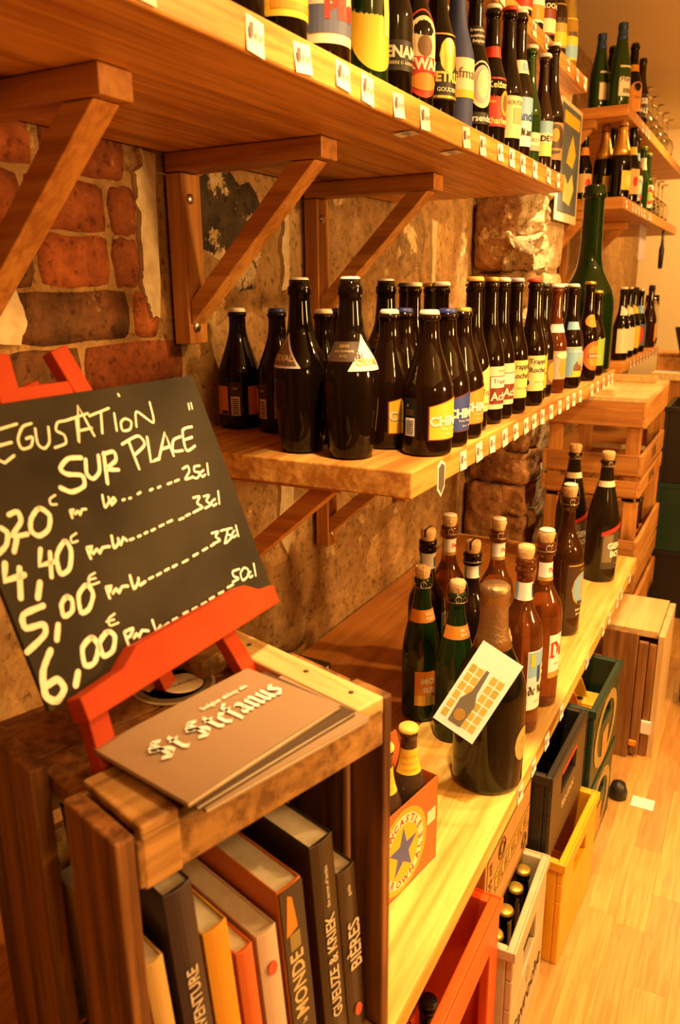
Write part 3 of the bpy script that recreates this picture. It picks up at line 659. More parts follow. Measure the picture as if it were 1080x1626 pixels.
book(.210, .034, .842, .21, cK, 'large glossy black book with silver lettering, tallest at right', text=(('GUEUZE & KRIEK', .42, .0195, SP, .5), ('the secret of lambic', .80, .007, SP, .5)))
book(.250, .028, .785, .20, cB, 'dark brown book with BIERES on its spine, against the right side', text=(('BIÈRES', .55, .025, SP, .5), ('guide', .88, .007, SP, .5)), extra=lambda b, t, h: dot(b, t, h * .14))
# stack of lying books behind the crate
for k, (cv, lb) in enumerate(((cR, 'red book at the bottom of the lying stack behind the crate'), (cW, 'pale book in the middle of the lying stack behind the crate'), (cK, 'black covered book on top of the lying stack behind the crate'))):
    b = thing('book', lb, 'book', (.018 + .006 * k, 1.292 - .004 * k, .5205 + k * .027), R(4 - 3 * k))
    MB().box(0, .135, 0, .12, 0, .003).box(0, .135, 0, .12, .022, .025).box(0, .135, .117, .12, 0, .025).build('cover', cv, b, bevel=.0005, seg=1)
    MB().box(.003, .132, .003, .117, .003, .022).build('pages', PAGES, b)

# ---------------------------------------------------------------- booklets on the crate
MENU = flat('brown_menu_card', (.30, .195, .115), .45); MENU2 = flat('dark_menu_card', (.08, .05, .03), .4)
bl = Vector((.457, .462, 0)); br_ = Vector((.583, .421, 0)); tr_ = Vector((.618, .615, 0))
L_ = (tr_ - br_); LL = L_.length; ang = math.atan2(L_.y, L_.x)   # long direction
for k in range(3):
    z = .9895 + k * .0056
    b = thing('menu_booklet', ('lowest pale booklet of the three under the brown menu', 'middle dark booklet of the three under the brown menu', 'brown menu booklet with white gothic title lying on the crate')[k], 'booklet', (br_.x + .004 * (2 - k), br_.y + .006 * (2 - k), z), ang - R((2 - k) * 3.0), 'booklets on the crate')
    cm = (MENU, MENU2, MENU)[k]; wd = .130
    c = MB(); n = 8
    for q in range(n):   # cover bows up slightly along the open side
        x0 = LL * q / n; x1 = LL * (q + 1) / n; bow = lambda x: .0022 * math.sin(math.pi * x / LL) * (1 if k == 2 else .4)
        for (za, ya, yb) in ((.0040, 0, wd), (.0046, 0, wd)): pass
        c.add([(x0, 0, .0034 + bow(x0)), (x1, 0, .0034 + bow(x1)), (x1, wd, .0034), (x0, wd, .0034), (x0, 0, .0042 + bow(x0)), (x1, 0, .0042 + bow(x1)), (x1, wd, .0042), (x0, wd, .0042)], [(3, 2, 1, 0), (4, 5, 6, 7), (0, 1, 5, 4), (2, 3, 7, 6), (1, 2, 6, 5), (3, 0, 4, 7)])
    c.box(0, LL, 0, wd, 0, .0008)
    c.build('cover', cm, b)
    MB().box(.001, LL - .001, .0015, wd - .001, .0008, .0034).build('pages', PAGES, b)
    if k == 2:
        text_plane('title', '~St Stefanus', .040, flat('white_print', (.85, .82, .76)), b, (LL * .52, wd * .56, .0074), (1, 0, 0), (0, 1, 0), bold=.035, shear=.0)
        text_plane('subtitle', 'belgian abbey ale', .009, flat('white_print', (.85, .82, .76)), b, (LL * .68, wd * .76, .0070), (1, 0, 0), (0, 1, 0), bold=.02)
co = thing('beer_coaster', 'round printed beer mat under the easel', 'coaster', (.395, .625, .9672))
MB().lathe([(.047, 0), (.0475, .0008), (.047, .0016), (0, .0016)], 40).build('card', flat('coaster_card', (.55, .47, .30)), co)
MB().lathe([(.044, .0017), (.044, .0021), (.036, .0021), (.036, .0017)], 40).build('ring', flat('coaster_dark', (.16, .12, .07)), co)
MB().lathe([(.024, .0017), (.0, .0022)], 24, (.008, .006, 0)).build('medallion', CREAM, co)
text_plane('lettering', 'Troubadour', .010, INKB, co, (.008, .006, .0024), (math.cos(1.2), math.sin(1.2), 0), (-math.sin(1.2), math.cos(1.2), 0))
MB().box(-.03, -.012, -.028, .004, .0017, .0021).build('stripe', YEL, co)

# ---------------------------------------------------------------- easel and chalkboard
P0 = Vector((.4426, .422, 1.060)); Vd = (Vector((.344, .422, 1.3045)) - P0).normalized(); Ud = Vector((0, 1, 0)); Nd = Ud.cross(Vd)
BH = .2636; BW = .333
es = thing('table_easel', 'small red painted table easel standing on the crate', 'easel', (.455, .56, .967)); eb = Vector(es.location)
def W(u, v, n): return P0 + Ud * u + Vd * v + Nd * n - eb
def leg(a, b, w=.024, t=.015):
    MB().bar(Vector(a) - eb, Vector(b) - eb, w, t, up=Nd).build('leg', RED_WOOD, es, bevel=.0015)
leg(W(.030, -.093, -.0125) + eb, W(.081, .312, -.0125) + eb); leg(W(.254, -.093, -.0125) + eb, W(.153, .312, -.0125) + eb)
leg((.392, .617, .969), W(.117, .285, -.028) + eb, .022, .013)
poly = [(.006, -.026), (.312, -.026), (.312, -.004), (.285, .0), (.262, .013), (.085, .013), (.060, .0), (.006, -.003)]
MB().prism(poly, lambda u, v: W(u, v, .0016), lambda u, v: W(u, v, .022)).build('ledge', RED_WOOD, es, bevel=.0015)
MB().prism([(.02, -.022), (.30, -.022), (.30, -.0055), (.02, -.0055)], lambda u, v: W(u, v, -.0045), lambda u, v: W(u, v, .0015)).build('rail', RED_WOOD, es, bevel=.001)
MB().prism([(.082, .262), (.152, .262), (.152, .278), (.082, .278)], lambda u, v: W(u, v, -.018), lambda u, v: W(u, v, -.006)).build('cross_bar', RED_WOOD, es, bevel=.001)
for q in ('easel',): fixnormals(es.children[3]); fixnormals(es.children[4])
SLATE = M('chalkboard_black', (.016, .012, .007), .75, spec=.2, col2=(.040, .032, .018), nscale=7, bump=.02)
cb = thing('chalkboard', 'black chalkboard with a handwritten tasting price list on the easel', 'chalkboard', P0)
def B(u, v, n): return Ud * u + Vd * v + Nd * n
fixnormals(MB().prism([(-.011, -.005), (BW, -.005), (BW, BH), (-.011, BH)], lambda u, v: B(u, v, -.004), lambda u, v: B(u, v, .001)).build('board', SLATE, cb, bevel=.0008))
CHALK = '5:660,2429 465,2410;5:532,2274 402,2267;5:506,2153 386,2107 323,2152;5:240,2423 119,2084 246,2130 327,2286 240,2423;5:815,2410 707,2391 612,2290 614,2198 717,2203 772,2283 699,2280;5:836,2355 801,2213 852,2157 936,2208 988,2347;5:1213,2376 1112,2372 1062,2300 1133,2243 1115,2162 972,2143;5:1231,2378 1521,2407;5:1355,2390 1276,2156;5:1279,2147 1433,2503 1495,2173;5:1351,2253 1500,2256;5:1525,2378 1821,2421;5:1696,2396 1609,2182;5:1866,2357 1813,2177;5:2021,2550 2027,2531;5:1990,2281 1911,2249 1895,2164 2001,2161 2059,2235 1990,2281;5:2108,2174 2190,2332 2381,2176 2437,2404;4:3056,2307 3037,2238;4:3106,2310 3092,2240;9:1231,1991 1073,2012 945,1942 990,1873 1159,1821 1137,1720 971,1696 861,1764;8:1276,1963 1225,1829 1276,1762 1388,1816 1450,1971;8:1529,1984 1432,1680;8:1516,1973 1664,1973 1649,1881 1492,1822 1636,1781;6:1920,2042 1920,1733;6:1814,2026 2077,2074 2128,1967 1917,1881;6:2203,2038 2123,1766 2268,1783;6:2252,1771 2495,2044 2498,1769;6:2351,1874 2507,1877;6:2719,1956 2584,1935 2522,1821 2671,1799;6:2969,2036 2791,2017 2734,1787 2901,1811;6:2769,1909 2907,1917;9:106,1569 147,1508 92,1415 -5,1367;9:212,1436 140,1339;9:228,1658 320,1663 318,1572 186,1473 331,1448;9:550,1637 429,1567 383,1466 441,1400 560,1430 629,1545 550,1637;4:772,1711 700,1690 689,1641 751,1625;5:868,1535 863,1462;5:868,1535 916,1533 878,1501;5:911,1487 954,1508 960,1466 1007,1507 1055,1500;5:1311,1583 1286,1458 1368,1507 1376,1545;5:1372,1478 1432,1526 1452,1492 1377,1460;5:1540,1474 1571,1475;5:1633,1468 1661,1470;5:1768,1485 1816,1494;5:1956,1482 2002,1489;5:2082,1483 2127,1488;5:2244,1488 2312,1492;5:2366,1492 2441,1497;5:2561,1600 2660,1611 2650,1549 2540,1478 2682,1479;5:2857,1577 2764,1583 2739,1531 2817,1498 2742,1450 2677,1470;5:2895,1514 2825,1493 2832,1446 2894,1459;5:2995,1575 2947,1447;11:13,1269 -48,1133 148,1121;11:128,1189 33,947;11:268,1008 191,890;9:402,1284 328,1149 498,1135;9:483,1226 404,1017;9:682,1278 540,1178 506,1014 620,1028 710,1178 682,1278;4:840,1312 766,1293 755,1244 821,1240;6:891,1150 892,1042;6:891,1150 960,1145 916,1099;6:939,1076 1004,1102 1016,1058 1073,1095 1159,1083;6:1233,1172 1209,1054 1288,1086 1300,1125;6:1304,1059 1371,1118 1398,1076;5:1440,1070 1495,1071;5:1557,1071 1601,1072;5:1658,1076 1704,1081;5:1764,1078 1823,1083;5:1897,1089 1967,1093;5:2029,1098 2110,1103;5:2217,1081 2294,1082;5:2336,1092 2413,1097;5:2469,1098 2547,1103;5:2556,1253 2668,1242 2587,1182 2652,1118 2519,1104;5:2732,1227 2832,1219 2748,1168 2805,1112 2682,1095;5:2904,1153 2828,1135 2832,1089 2902,1097;5:3008,1227 2951,1085;11:211,808 -5,803 -29,690 142,659 118,570 -101,501;11:282,597 214,485;9:479,799 395,753 375,645 475,659 517,747 479,799;9:734,827 606,766 564,612 663,614 766,723 734,827;4:876,899 795,886 776,812 883,802;4:768,863 862,850;6:934,731 932,622;6:934,731 1007,722 957,679;6:989,651 1048,677 1061,631 1124,670 1197,653;6:1271,740 1258,604 1340,646 1362,681;6:1348,609 1432,621;5:1491,629 1556,631;5:1612,629 1679,633;5:1739,637 1809,641;5:1866,638 1937,642;5:2031,636 2122,641;5:2220,653 2306,658;5:2395,665 2484,670;5:2549,673 2626,679;5:2637,801 2759,789 2680,747 2738,691 2595,685;5:2803,786 2941,774 2792,636;5:3007,763 2913,772 2901,716 2964,672 2814,630;5:3031,723 2973,696 2980,654 3034,665;5:3093,772 3070,644;12:113,422 -31,287 -92,94 -11,6 100,65 73,166 -44,165;12:295,135 222,41;10:571,360 434,312 393,161 497,141 602,254 571,360;10:763,340 632,281 620,154 740,156 822,271 763,340;4:919,464 826,445 818,381 922,370;4:792,431 888,416;6:946,262 938,127;6:946,262 1066,255 994,200 952,204;6:1032,166 1083,192 1098,150 1157,191 1236,159;6:1334,234 1327,108 1411,147;6:1408,110 1528,130;5:1594,136 1669,134;5:1767,141 1845,139;5:1917,133 1996,131;5:2075,133 2159,133;5:2221,142 2307,142;5:2392,147 2480,144;5:2564,160 2676,160;5:2873,288 2747,296 2739,240 2807,194 2682,187;5:2971,273 2871,239 2861,152 2958,160 3023,222 2971,273;5:3051,196 3000,176 3009,136 3062,142;5:3158,263 3118,123'
CHK = M('white_chalk_pen', (.80, .76, .66), .8)
ch = MB()
for st in CHALK.split(';'):
    wd, pts = st.split(':'); wd = float(wd) * .00053 / 2
    P = [tuple(float(q) * 1e-4 for q in s.split(',')) for s in pts.split()]
    closed = P[0] == P[-1] and len(P) > 3
    S = []
    for i in range(len(P) - 1):
        p0 = P[i - 1] if i else (P[-2] if closed else P[0]); p1 = P[i]; p2 = P[i + 1]; p3 = P[i + 2] if i + 2 < len(P) else (P[1] if closed else P[-1])
        n = 5 if len(P) > 3 else 2
        sm = .5 if len(P) > 3 else 0
        for k in range(n):
            t = k / n; q = []
            for c in (0, 1):
                m1 = sm * (p2[c] - p0[c]) * .8; m2 = sm * (p3[c] - p1[c]) * .8
                if not sm: q.append(p1[c] + (p2[c] - p1[c]) * t); continue
                q.append((2 * t ** 3 - 3 * t * t + 1) * p1[c] + (t ** 3 - 2 * t * t + t) * m1 + (-2 * t ** 3 + 3 * t * t) * p2[c] + (t ** 3 - t * t) * m2)
            S.append(tuple(q))
    S.append(P[-1])
    vs = []; fs = []
    for i, p in enumerate(S):
        a = S[max(i - 1, 0)]; b = S[min(i + 1, len(S) - 1)]; dx, dy = b[0] - a[0], b[1] - a[1]; l = math.hypot(dx, dy) or 1
        ww = wd * random.uniform(.9, 1.1); nx, ny = -dy / l * ww, dx / l * ww
        vs += [B(p[0] + nx, p[1] + ny, .0014), B(p[0] - nx, p[1] - ny, .0014)]
        if i: fs.append((2 * i - 2, 2 * i - 1, 2 * i + 1, 2 * i))
    ch.add(vs, fs)
    for e in (S[0], S[-1]): ch.add([B(e[0] + wd * math.cos(k * .785), e[1] + wd * math.sin(k * .785), .00145) for k in range(8)], [tuple(range(8))])
ch.build('chalk_lettering', CHK, cb)

# ---------------------------------------------------------------- bottle carrier carton
CTN = flat('carton_red_orange', (.62, .13, .03), .4); CTA = R(-10)
ct = thing('bottle_carrier', 'red and orange cardboard bottle carrier with blue star oval on low shelf', 'carton', (.574, 1.014, .5205), CTA)
CW, CL, CHh = .134, .20, .150
MB().box(-.0015, 0, -CL, 0, 0, CHh).build('front_panel', CTN, ct); MB().box(-CW, -CW + .0015, -CL, 0, 0, CHh).build('back_panel', CTN, ct)
MB().box(-CW, 0, -.0015, 0, 0, CHh).build('end_panel', CTN, ct); MB().box(-CW, 0, -CL, -CL + .0015, 0, CHh).build('end_panel', CTN, ct)
MB().box(-CW, 0, -CL, 0, 0, .002).build('base_panel', CTN, ct)
fixnormals(MB().prism([(-CL, .0), (0, .0), (0, .150), (-.02, .215), (-CL + .02, .215), (-CL, .15)], lambda a, b: (-CW / 2 - .001, a, b), lambda a, b: (-CW / 2 + .001, a, b)).build('handle_panel', CTN, ct))
def front_oval(cy, cz, ry, rz, x, mt, nm, hole=None):
    n = 40; o = [(cy + ry * math.cos(k * 2 * math.pi / n), cz + rz * math.sin(k * 2 * math.pi / n)) for k in range(n)]
    MB().prism(o, lambda a, b: (x, a, b), lambda a, b: (x + .0004, a, b)).build(nm, mt, ct)
OC = (-.098, .072)
front_oval(*OC, .066, .070, .0002, flat('carton_amber', (.78, .38, .03)), 'outer_oval'); front_oval(*OC, .056, .061, .0006, CREAM, 'oval_band'); front_oval(*OC, .042, .046, .0010, flat('carton_gold', (.78, .45, .03)), 'oval_field')
star = []
for k in range(10):
    rr = .038 if k % 2 == 0 else .015; a = math.pi / 2 + k * math.pi / 5; star.append((OC[0] + rr * math.cos(a), OC[1] + rr * 1.1 * math.sin(a)))
MB().prism(star, lambda a, b: (.0014, a, b), lambda a, b: (.0018, a, b)).build('blue_star', flat('star_blue', (.07, .10, .36)), ct)
def arc_text(s, cy, cz, ry, rz, a0, a1, size, mt, flip=False):
    mb = MB()
    for i, chh in enumerate(s):
        a = R(a0 + (a1 - a0) * i / max(1, len(s) - 1)); vs, fs = text2d(chh, size, .03)
        if not vs: continue
        th = a - math.pi / 2 if not flip else a + math.pi / 2
        mb.add([(.0012, cy + ry * math.cos(a) + x * math.cos(th) - y * math.sin(th), cz + rz * math.sin(a) + x * math.sin(th) + y * math.cos(th)) for x, y in vs], fs)
    mb.build('lettering', mt, ct)
arc_text('NEWCASTLE', *OC, .0485, .053, 165, 25, .016, RED); arc_text('BROWN', *OC, .0485, .053, 215, 300, .016, RED, True); arc_text('ALE', *OC, .0485, .053, 325, 360, .016, RED, True)
MB().box(.0002, .0006, -.030, -.006, .075, .098).build('printed_panel', CREAM, ct)
for (lx, ly, k) in ((-.034, -.034, 0), (-.034, -.100, 1), (-.100, -.034, 2), (-.100, -.100, 3), (-.034, -.166, 4), (-.100, -.166, 5)):
    wx = .574 + lx * math.cos(CTA) - ly * math.sin(CTA); wy = 1.014 + lx * math.sin(CTA) + ly * math.cos(CTA)
    bottle('pint', wx, wy, .5226, ('ale bottle with yellow cap at the front right of the carrier', 'ale bottle with yellow neck label half hidden by the crate post', 'ale bottle at the rear right of the carrier', 'ale bottle at the rear middle of the carrier', 'ale bottle at the front left of the carrier', 'ale bottle at the rear left of the carrier')[k],
           .0305, .240, M('smoky_clear_glass', (.10, .055, .03), .05, trans=.5), ('crown', CAPY), [dict(z=(.165, .205), a=-55, w=150, m=YEL, nr=5, d=[('t', 'IMPORTED', .5, .70, .0055, ORG), ('t', 'PRODUCT OF', .5, .45, .0045, ORG), ('t', 'ENGLAND', .5, .22, .0050, ORG)])], 'ale bottles in the carrier')

# ---------------------------------------------------------------- bottles on the middle shelf
MZ = 1.1455
crW, crB, crG, crR, crK, crY = [('crown', q) for q in (CAPW, CAPB, CAPG, CAPR, CAPK, CAPY)]
def back_label(col, a): return dict(z=(.030, .092), a=a, w=34, m=BLK if col is None else col, d=[('r', .12, .88, .04, .50, WHITE), ('bars', .2, .8, .08, .46, INK), ('t', '8', .35, .82, .006, CREAM), ('r', .15, .85, .56, .72, DKBROWN)])
def chimay(x, y, cap, col, label, a=-8, name2='CHIMAY', tcol=None, rz=0, lead=True):
    L = [dict(z=(.028, .078), a=a, w=112, m=MAROON, sl=.014), ]
    L[0]['d'] = []
    r = bottle('stubby', x, y, MZ, label, .0410, .226, M('brown_beer_glass', (.014, .005, .002), .05, trans=.25, spec=.35), cap, [], 'stubby bottles on the middle shelf')
    add_label(r, 'stubby', .0410, .226, dict(z=(.026, .080), a=a, w=114, m=MAROON, sl=.020))
    lb = wrap_patch('stubby', .0410, .226, a - 54, a + 54, lambda t: .028, lambda t: .079 + .019 * t, .0011, 11, 2).build('label', col, r, True)
    for (s, zc, size, mt, bo) in ((name2, .057, .0205, tcol or WHITE, .045), ('Peres Trappistes', .044, .0058, tcol or CREAM, 0), ('Bieres - Ales', .036, .0045, tcol or CREAM, 0)):
        vs, fs = text2d(s, size, bo); P = []
        for q, w_ in vs: z = zc + w_; an = R(a + 1) + q / .0410; rr = rad_at('stubby', .0410, .226, z) + .0019; P.append((rr * math.cos(an), rr * math.sin(an), z))
        MB().add(P, fs).build('lettering', mt, lb)
    add_label(r, 'stubby', .0410, .226, back_label(None, a - 100))
    return r
chimay(.477, 1.178, crW, YEL, 'stubby white capped bottle with bright yellow label at the shelf corner', a=-9, tcol=WHITE)
chimay(.475, 1.262, crB, BLUE, 'stubby blue capped bottle with blue label next to the yellow labelled one', a=-9)
chimay(.472, 1.345, crG, ORG, 'stubby gold capped bottle with orange label behind the blue labelled one', a=-9)
chimay(.396, 1.205, crW, YEL, 'stubby white capped bottle with yellow label between corner bottle and skittle bottle', a=-10, tcol=CREAM)
chimay(.385, 1.290, crB, BLUE, 'stubby blue capped bottle just behind the corner pair', a=15)
chimay(.275, 1.200, crW, YEL, 'stubby white capped bottle peeking between the two skittle bottles', a=60)
chimay(.262, 1.285, crB, BLUE, 'stubby blue capped bottle hidden behind the skittle bottles', a=60)
def left_stubby(x, y, cap, label, a):
    r = bottle('stubby', x, y, MZ, label, .0410, .226, BLACKG, cap, [dict(z=(.028, .082), a=a, w=78, m=ORG, d=[('r', .70, .98, .02, .15, BLK), ('t', 'Serve cool', .4, .8, .006, BROWNP), ('t', 'in the glass', .4, .66, .005, BROWNP)]), dict(z=(.026, .090), a=a + 60, w=34, m=DKBROWN, d=[('r', .15, .85, .02, .58, WHITE), ('bars', .25, .75, .06, .54, INK), ('t', '330', .5, .82, .006, CREAM)]), dict(z=(.028, .082), a=a + 125, w=60, m=ORG)], 'stubby bottles on the middle shelf')
    return r
left_stubby(.052, 1.262, crW, 'stubby white capped bottle with orange back label, far left against the wall', -128)
left_stubby(.146, 1.255, crB, 'stubby blue capped bottle second from the left near the wall', -165)
def orval(x, y, label, a, tri, inner=None):
    r = bottle('skittle', x, y, MZ, label, .0450, .276, BLACKG, crW, [], 'skittle bottles on the middle shelf')
    add_label(r, 'skittle', .0450, .276, dict(z=(.152, .181), a=a - 60, w=95, m=DKBROWN, nr=6, d=[('t', 'BIERE', .5, .78, .0062, GOLD), ('t', 'ALE TRAPPISTE', .5, .52, .0045, GOLD), ('t', '33 CL', .5, .28, .005, GOLD)]))
    add_label(r, 'skittle', .0450, .276, dict(z=(.138, .191), a=a, w=96, m=WHITE, shape='peak', nr=6, d=[] if inner else [('t', 'ORVAL', .5, .25, .0135, tri, .03)]))
    if inner: add_label(r, 'skittle', .0458, .276, dict(z=(.142, .184), a=a, w=78, m=inner, shape='peak', nr=6, d=[('t', 'ORVAL', .5, .28, .0135, tri, .03)]))
    return r
orval(.285, 1.106, 'tall skittle shaped bottle with dark triangular neck label, left of two', -108, CREAM, flat('mauve_paper', (.22, .13, .11)))
orval(.380, 1.097, 'tall skittle shaped bottle with white triangular neck label, right of two', -20, GOLD)
orval(.312, 1.372, 'tall skittle shaped bottle standing behind the front pair', -20, GOLD)
def longneck(x, y, cap, label, labels, H=.278, RR=.031, glass=None, group='long neck bottles on the middle shelf', z=None):
    return bottle('longneck', x, y, MZ if z is None else z, label, RR, H, glass or M('brown_beer_glass', (.014, .005, .002), .05, trans=.25, spec=.35), cap, labels, group)
def rochefort(col, n, mt=INK): return dict(z=(.034, .112), a=-22, w=150, m=col, d=[('t', 'Trappistes', .52, .82, .0155, mt, .01), ('t', 'Rochefort', .54, .60, .0165, mt, .01), ('e', .72, .2, .06, .09, RED if n == '6' else BLUE), ('t', n, .72, .2, .008, WHITE), ('e', .08, .24, .06, .08, INK), ('t', 'BIERE - BIER', .45, .26, .005, INKB), ('r', .03, .12, .62, .92, flat('faint_print', (.45, .38, .2)))])
longneck(.466, 1.425, crY, 'long neck bottle with slanted yellow label, first of the tall row', [dict(z=(.036, .100), a=-6, w=120, m=LEMON, sl=.034, d=[('t', 'La Trappe', .5, .52, .017, INKB, .0), ('t', 'Blond', .5, .22, .008, INKB)])])
longneck(.469, 1.512, crG, 'long neck bottle with maroon and white label after the slanted yellow one', [dict(z=(.030, .112), a=-14, w=130, m=CREAM, d=[('r', .12, .9, .12, .78, MAROON), ('r', .14, .88, .50, .76, WHITE), ('t', 'Trappist', .5, .64, .0125, INKB), ('t', 'Achel', .5, .30, .022, WHITE, .02), ('t', 'BLOND', .5, .90, .006, RED)])])
longneck(.468, 1.586, crW, 'second long neck bottle with maroon and white label, mostly hidden', [dict(z=(.030, .112), a=-8, w=130, m=CREAM, d=[('r', .12, .9, .12, .78, MAROON), ('r', .14, .88, .50, .76, WHITE), ('t', 'Achel', .5, .30, .022, WHITE, .02)])])
longneck(.474, 1.664, ('crown', flat('lilac_cap', (.45, .42, .62), .35)), 'long neck bottle with pale label and lilac cap', [rochefort(LEMON, '8')])
longneck(.476, 1.800, crR, 'red capped long neck bottle with wide pale yellow label', [rochefort(flat('light_lemon_paper', (.80, .74, .36)), '6')])
longneck(.462, 1.880, crK, 'dark capped bottle with slanted yellow label after the red capped one', [dict(z=(.030, .090), a=-6, w=110, m=YEL, sl=.034, d=[('t', 'Westmalle', .5, .6, .012, INK)])], H=.270)
longneck(.410, 1.730, crK, 'dark bottle in the second row behind the red capped one', [], H=.272)
longneck(.405, 1.810, crR, 'dark red capped bottle in the second row of the tall bottles', [], H=.268)
longneck(.458, 1.960, crK, 'dark capped bottle with small amber label beyond the slanted yellow one', [dict(z=(.03, .09), a=-10, w=100, m=BROWNP, d=[('e', .5, .5, .3, .4, ORG)])], H=.268)
longneck(.468, 2.050, crW, 'reddish bottle with white neck label and monk picture', [dict(z=(.150, .170), a=-40, w=140, m=WHITE, nr=4), dict(z=(.035, .105), a=-25, w=130, m=flat('grey_green_paper', (.40, .36, .28)), d=[('e', .5, .42, .16, .34, ORG), ('e', .5, .85, .3, .12, CREAM)])], H=.267, glass=M('red_brown_glass', (.16, .035, .008), .06, trans=.4))
longneck(.482, 2.165, crW, 'bottle with blue labels showing a monk, toward the far end', [dict(z=(.152, .172), a=-35, w=130, m=SKY, nr=4, d=[('t', 'St', .5, .5, .009, WHITE)]), dict(z=(.030, .108), a=-30, w=140, m=LEMON, d=[('r', .04, .96, .03, .97, SKY), ('t', 'ST BERNARDUS', .52, .86, .0085, WHITE, .02), ('e', .55, .28, .22, .26, BROWNP), ('e', .58, .55, .10, .16, flat('skin_print', (.66, .38, .2))), ('r', .3, .85, .03, .2, YEL)])], H=.268)
longneck(.470, 2.245, crK, 'dark bottle with maroon label just past the blue monk label', [dict(z=(.03, .095), a=-10, w=120, m=MAROON, d=[('e', .5, .6, .34, .34, GREYP), ('t', 'bruin', .5, .2, .009, CREAM)])], H=.262)
longneck(.486, 2.360, crG, 'bottle with round orange label and orange neck flame', [dict(z=(.150, .185), a=-35, w=130, m=ORG, nr=4, shape='oval'), dict(z=(.030, .112), a=-25, w=140, m=flat('ember_paper', (.55, .14, .03)), shape='oval', d=[('e', .5, .5, .36, .36, ORG), ('r', .18, .82, .42, .58, RED), ('t', 'BARBAR', .5, .5, .010, CREAM, .03)])], H=.275)
longneck(.470, 2.440, crG, 'bottle with striped green and red label near the giant bottle', [dict(z=(.03, .115), a=-25, w=110, m=GREENP, d=[('r', .0, .4, .0, 1, BLUE), ('r', .4, .7, .3, .7, ORG)])], H=.262)
longneck(.478, 2.520, crG, 'last bottle on the middle shelf, with green and maroon label', [dict(z=(.03, .105), a=-20, w=140, m=GREENP, sl=.012, d=[('r', .6, 1, 0, 1, MAROON), ('t', 'bio', .3, .4, .012, LEMON)])], H=.250)
k = 0
for (px, py, cp, lb) in ((.262, 1.475, crW, 'white capped tall bottle leftmost in the dark back row'), (.275, 1.546, crB, 'blue capped tall bottle second row at the left of the dark back row'), (.333, 1.455, crW, 'white capped tall bottle in the middle of the dark back row'), (.357, 1.53, crB, 'blue capped tall bottle behind the middle of the dark back row'), (.402, 1.425, crW, 'white capped tall bottle beside the slanted yellow label'), (.395, 1.62, crY, 'yellow capped tall bottle deep in the back row'), (.300, 1.62, crG, 'gold capped tall bottle deepest in the back row'), (.330, 1.90, crK, 'dark tall bottle in the back row behind the red capped bottle'), (.40, 2.14, crG, 'gold capped bottle behind the blue monk label'), (.40, 2.25, crK, 'dark bottle in the back row near the far end'), (.385, 1.985, crW, 'white capped bottle behind the reddish bottle'), (.408, 2.37, crW, 'white capped bottle behind the orange round label')):
    longneck(px, py, cp, lb, [dict(z=(.036, .10), a=0, w=120, m=(YEL, BLUE, CREAM)[k % 3])], H=.270); k += 1
g = bottle('giant', .425, 2.632, MZ, 'giant dark green bottle with long neck towering at the end of the middle shelf', .084, .56, M('deep_green_glass', (.006, .022, .002), .05, trans=.45), None, [], name='giant_bottle')
MB().lathe([(.033, .518), (.037, .524), (.037, .532), (.033, .538), (.034, .552), (.028, .558), (.0, .556)], 28).build('lip_ring', M('deep_green_glass'), g, True)

# ---------------------------------------------------------------- bottles on the low shelf
BZ = .5205
def duvel(x, y, label, a=10, H=.39):
    return bottle('cuvee', x, y, BZ, label, .0425, H, AMBERG, ('cork', CORK, .024, 'plate'), [dict(z=(.285, .325), a=-40, w=170, m=WHITE, nr=3, d=[('t', '~Duvel', .72, .6, .013, RED, .04), ('r', 0, 1, 0, .2, GOLD)]), dict(z=(.070, .170), a=a, w=118, m=WHITE, d=[('t', '~Duvel', .50, .66, .046, RED, .05), ('r', 0, 1, 0, .14, GOLD), ('t', 'BELGIAN GOLDEN ALE', .5, .32, .0055, INKB)])], 'corked amber bottles on the low shelf')
duvel(.585, 1.596, 'amber corked bottle with red lettered white label at the front edge')
duvel(.345, 1.66, 'amber corked bottle with white neck label, rear left beside the wall', H=.375)
duvel(.456, 1.68, 'amber corked bottle with white neck label, rear middle of the low shelf', H=.375)
def blanche(x, y, label, glass=None, H=.392, a=2, cork='cork'):
    return bottle('cuvee', x, y, BZ, label, .0425, H, glass or AMBERG, (cork, CORK, .026, None), [dict(z=(.285, .322), a=-60, w=170, m=WHITE, nr=3, d=[('r', .78, .96, .1, .9, BLUE), ('r', .0, .18, 0, 1, SKY)]), dict(z=(.055, .185), a=a, w=112, m=WHITE, d=[('r', .02, .98, .52, .98, SKY), ('r', .02, .98, .40, .56, flat('pale_sky_paper', (.55, .68, .78))), ('r', .08, .20, .74, .95, YEL), ('r', .28, .66, .46, .74, BLUE), ('t', '~B', .47, .60, .044, CREAM, .03), ('t', '~de Namur', .52, .34, .026, INK, .03), ('t', 'BIERE BLANCHE', .5, .14, .006, INKB)])], 'corked amber bottles on the low shelf')
blanche(.576, 1.468, 'amber corked bottle with white and sky blue label at the front edge')
blanche(.336, 1.55, 'brown corked bottle with split cork and white neck label, rear left', M('brown_beer_glass', (.014, .005, .002), .05, trans=.25, spec=.35), .37, 40, 'slitcork')
blanche(.443, 1.54, 'brown corked bottle with split cork and white neck label, centre', M('brown_beer_glass', (.014, .005, .002), .05, trans=.25, spec=.35), .36, 40, 'slitcork')
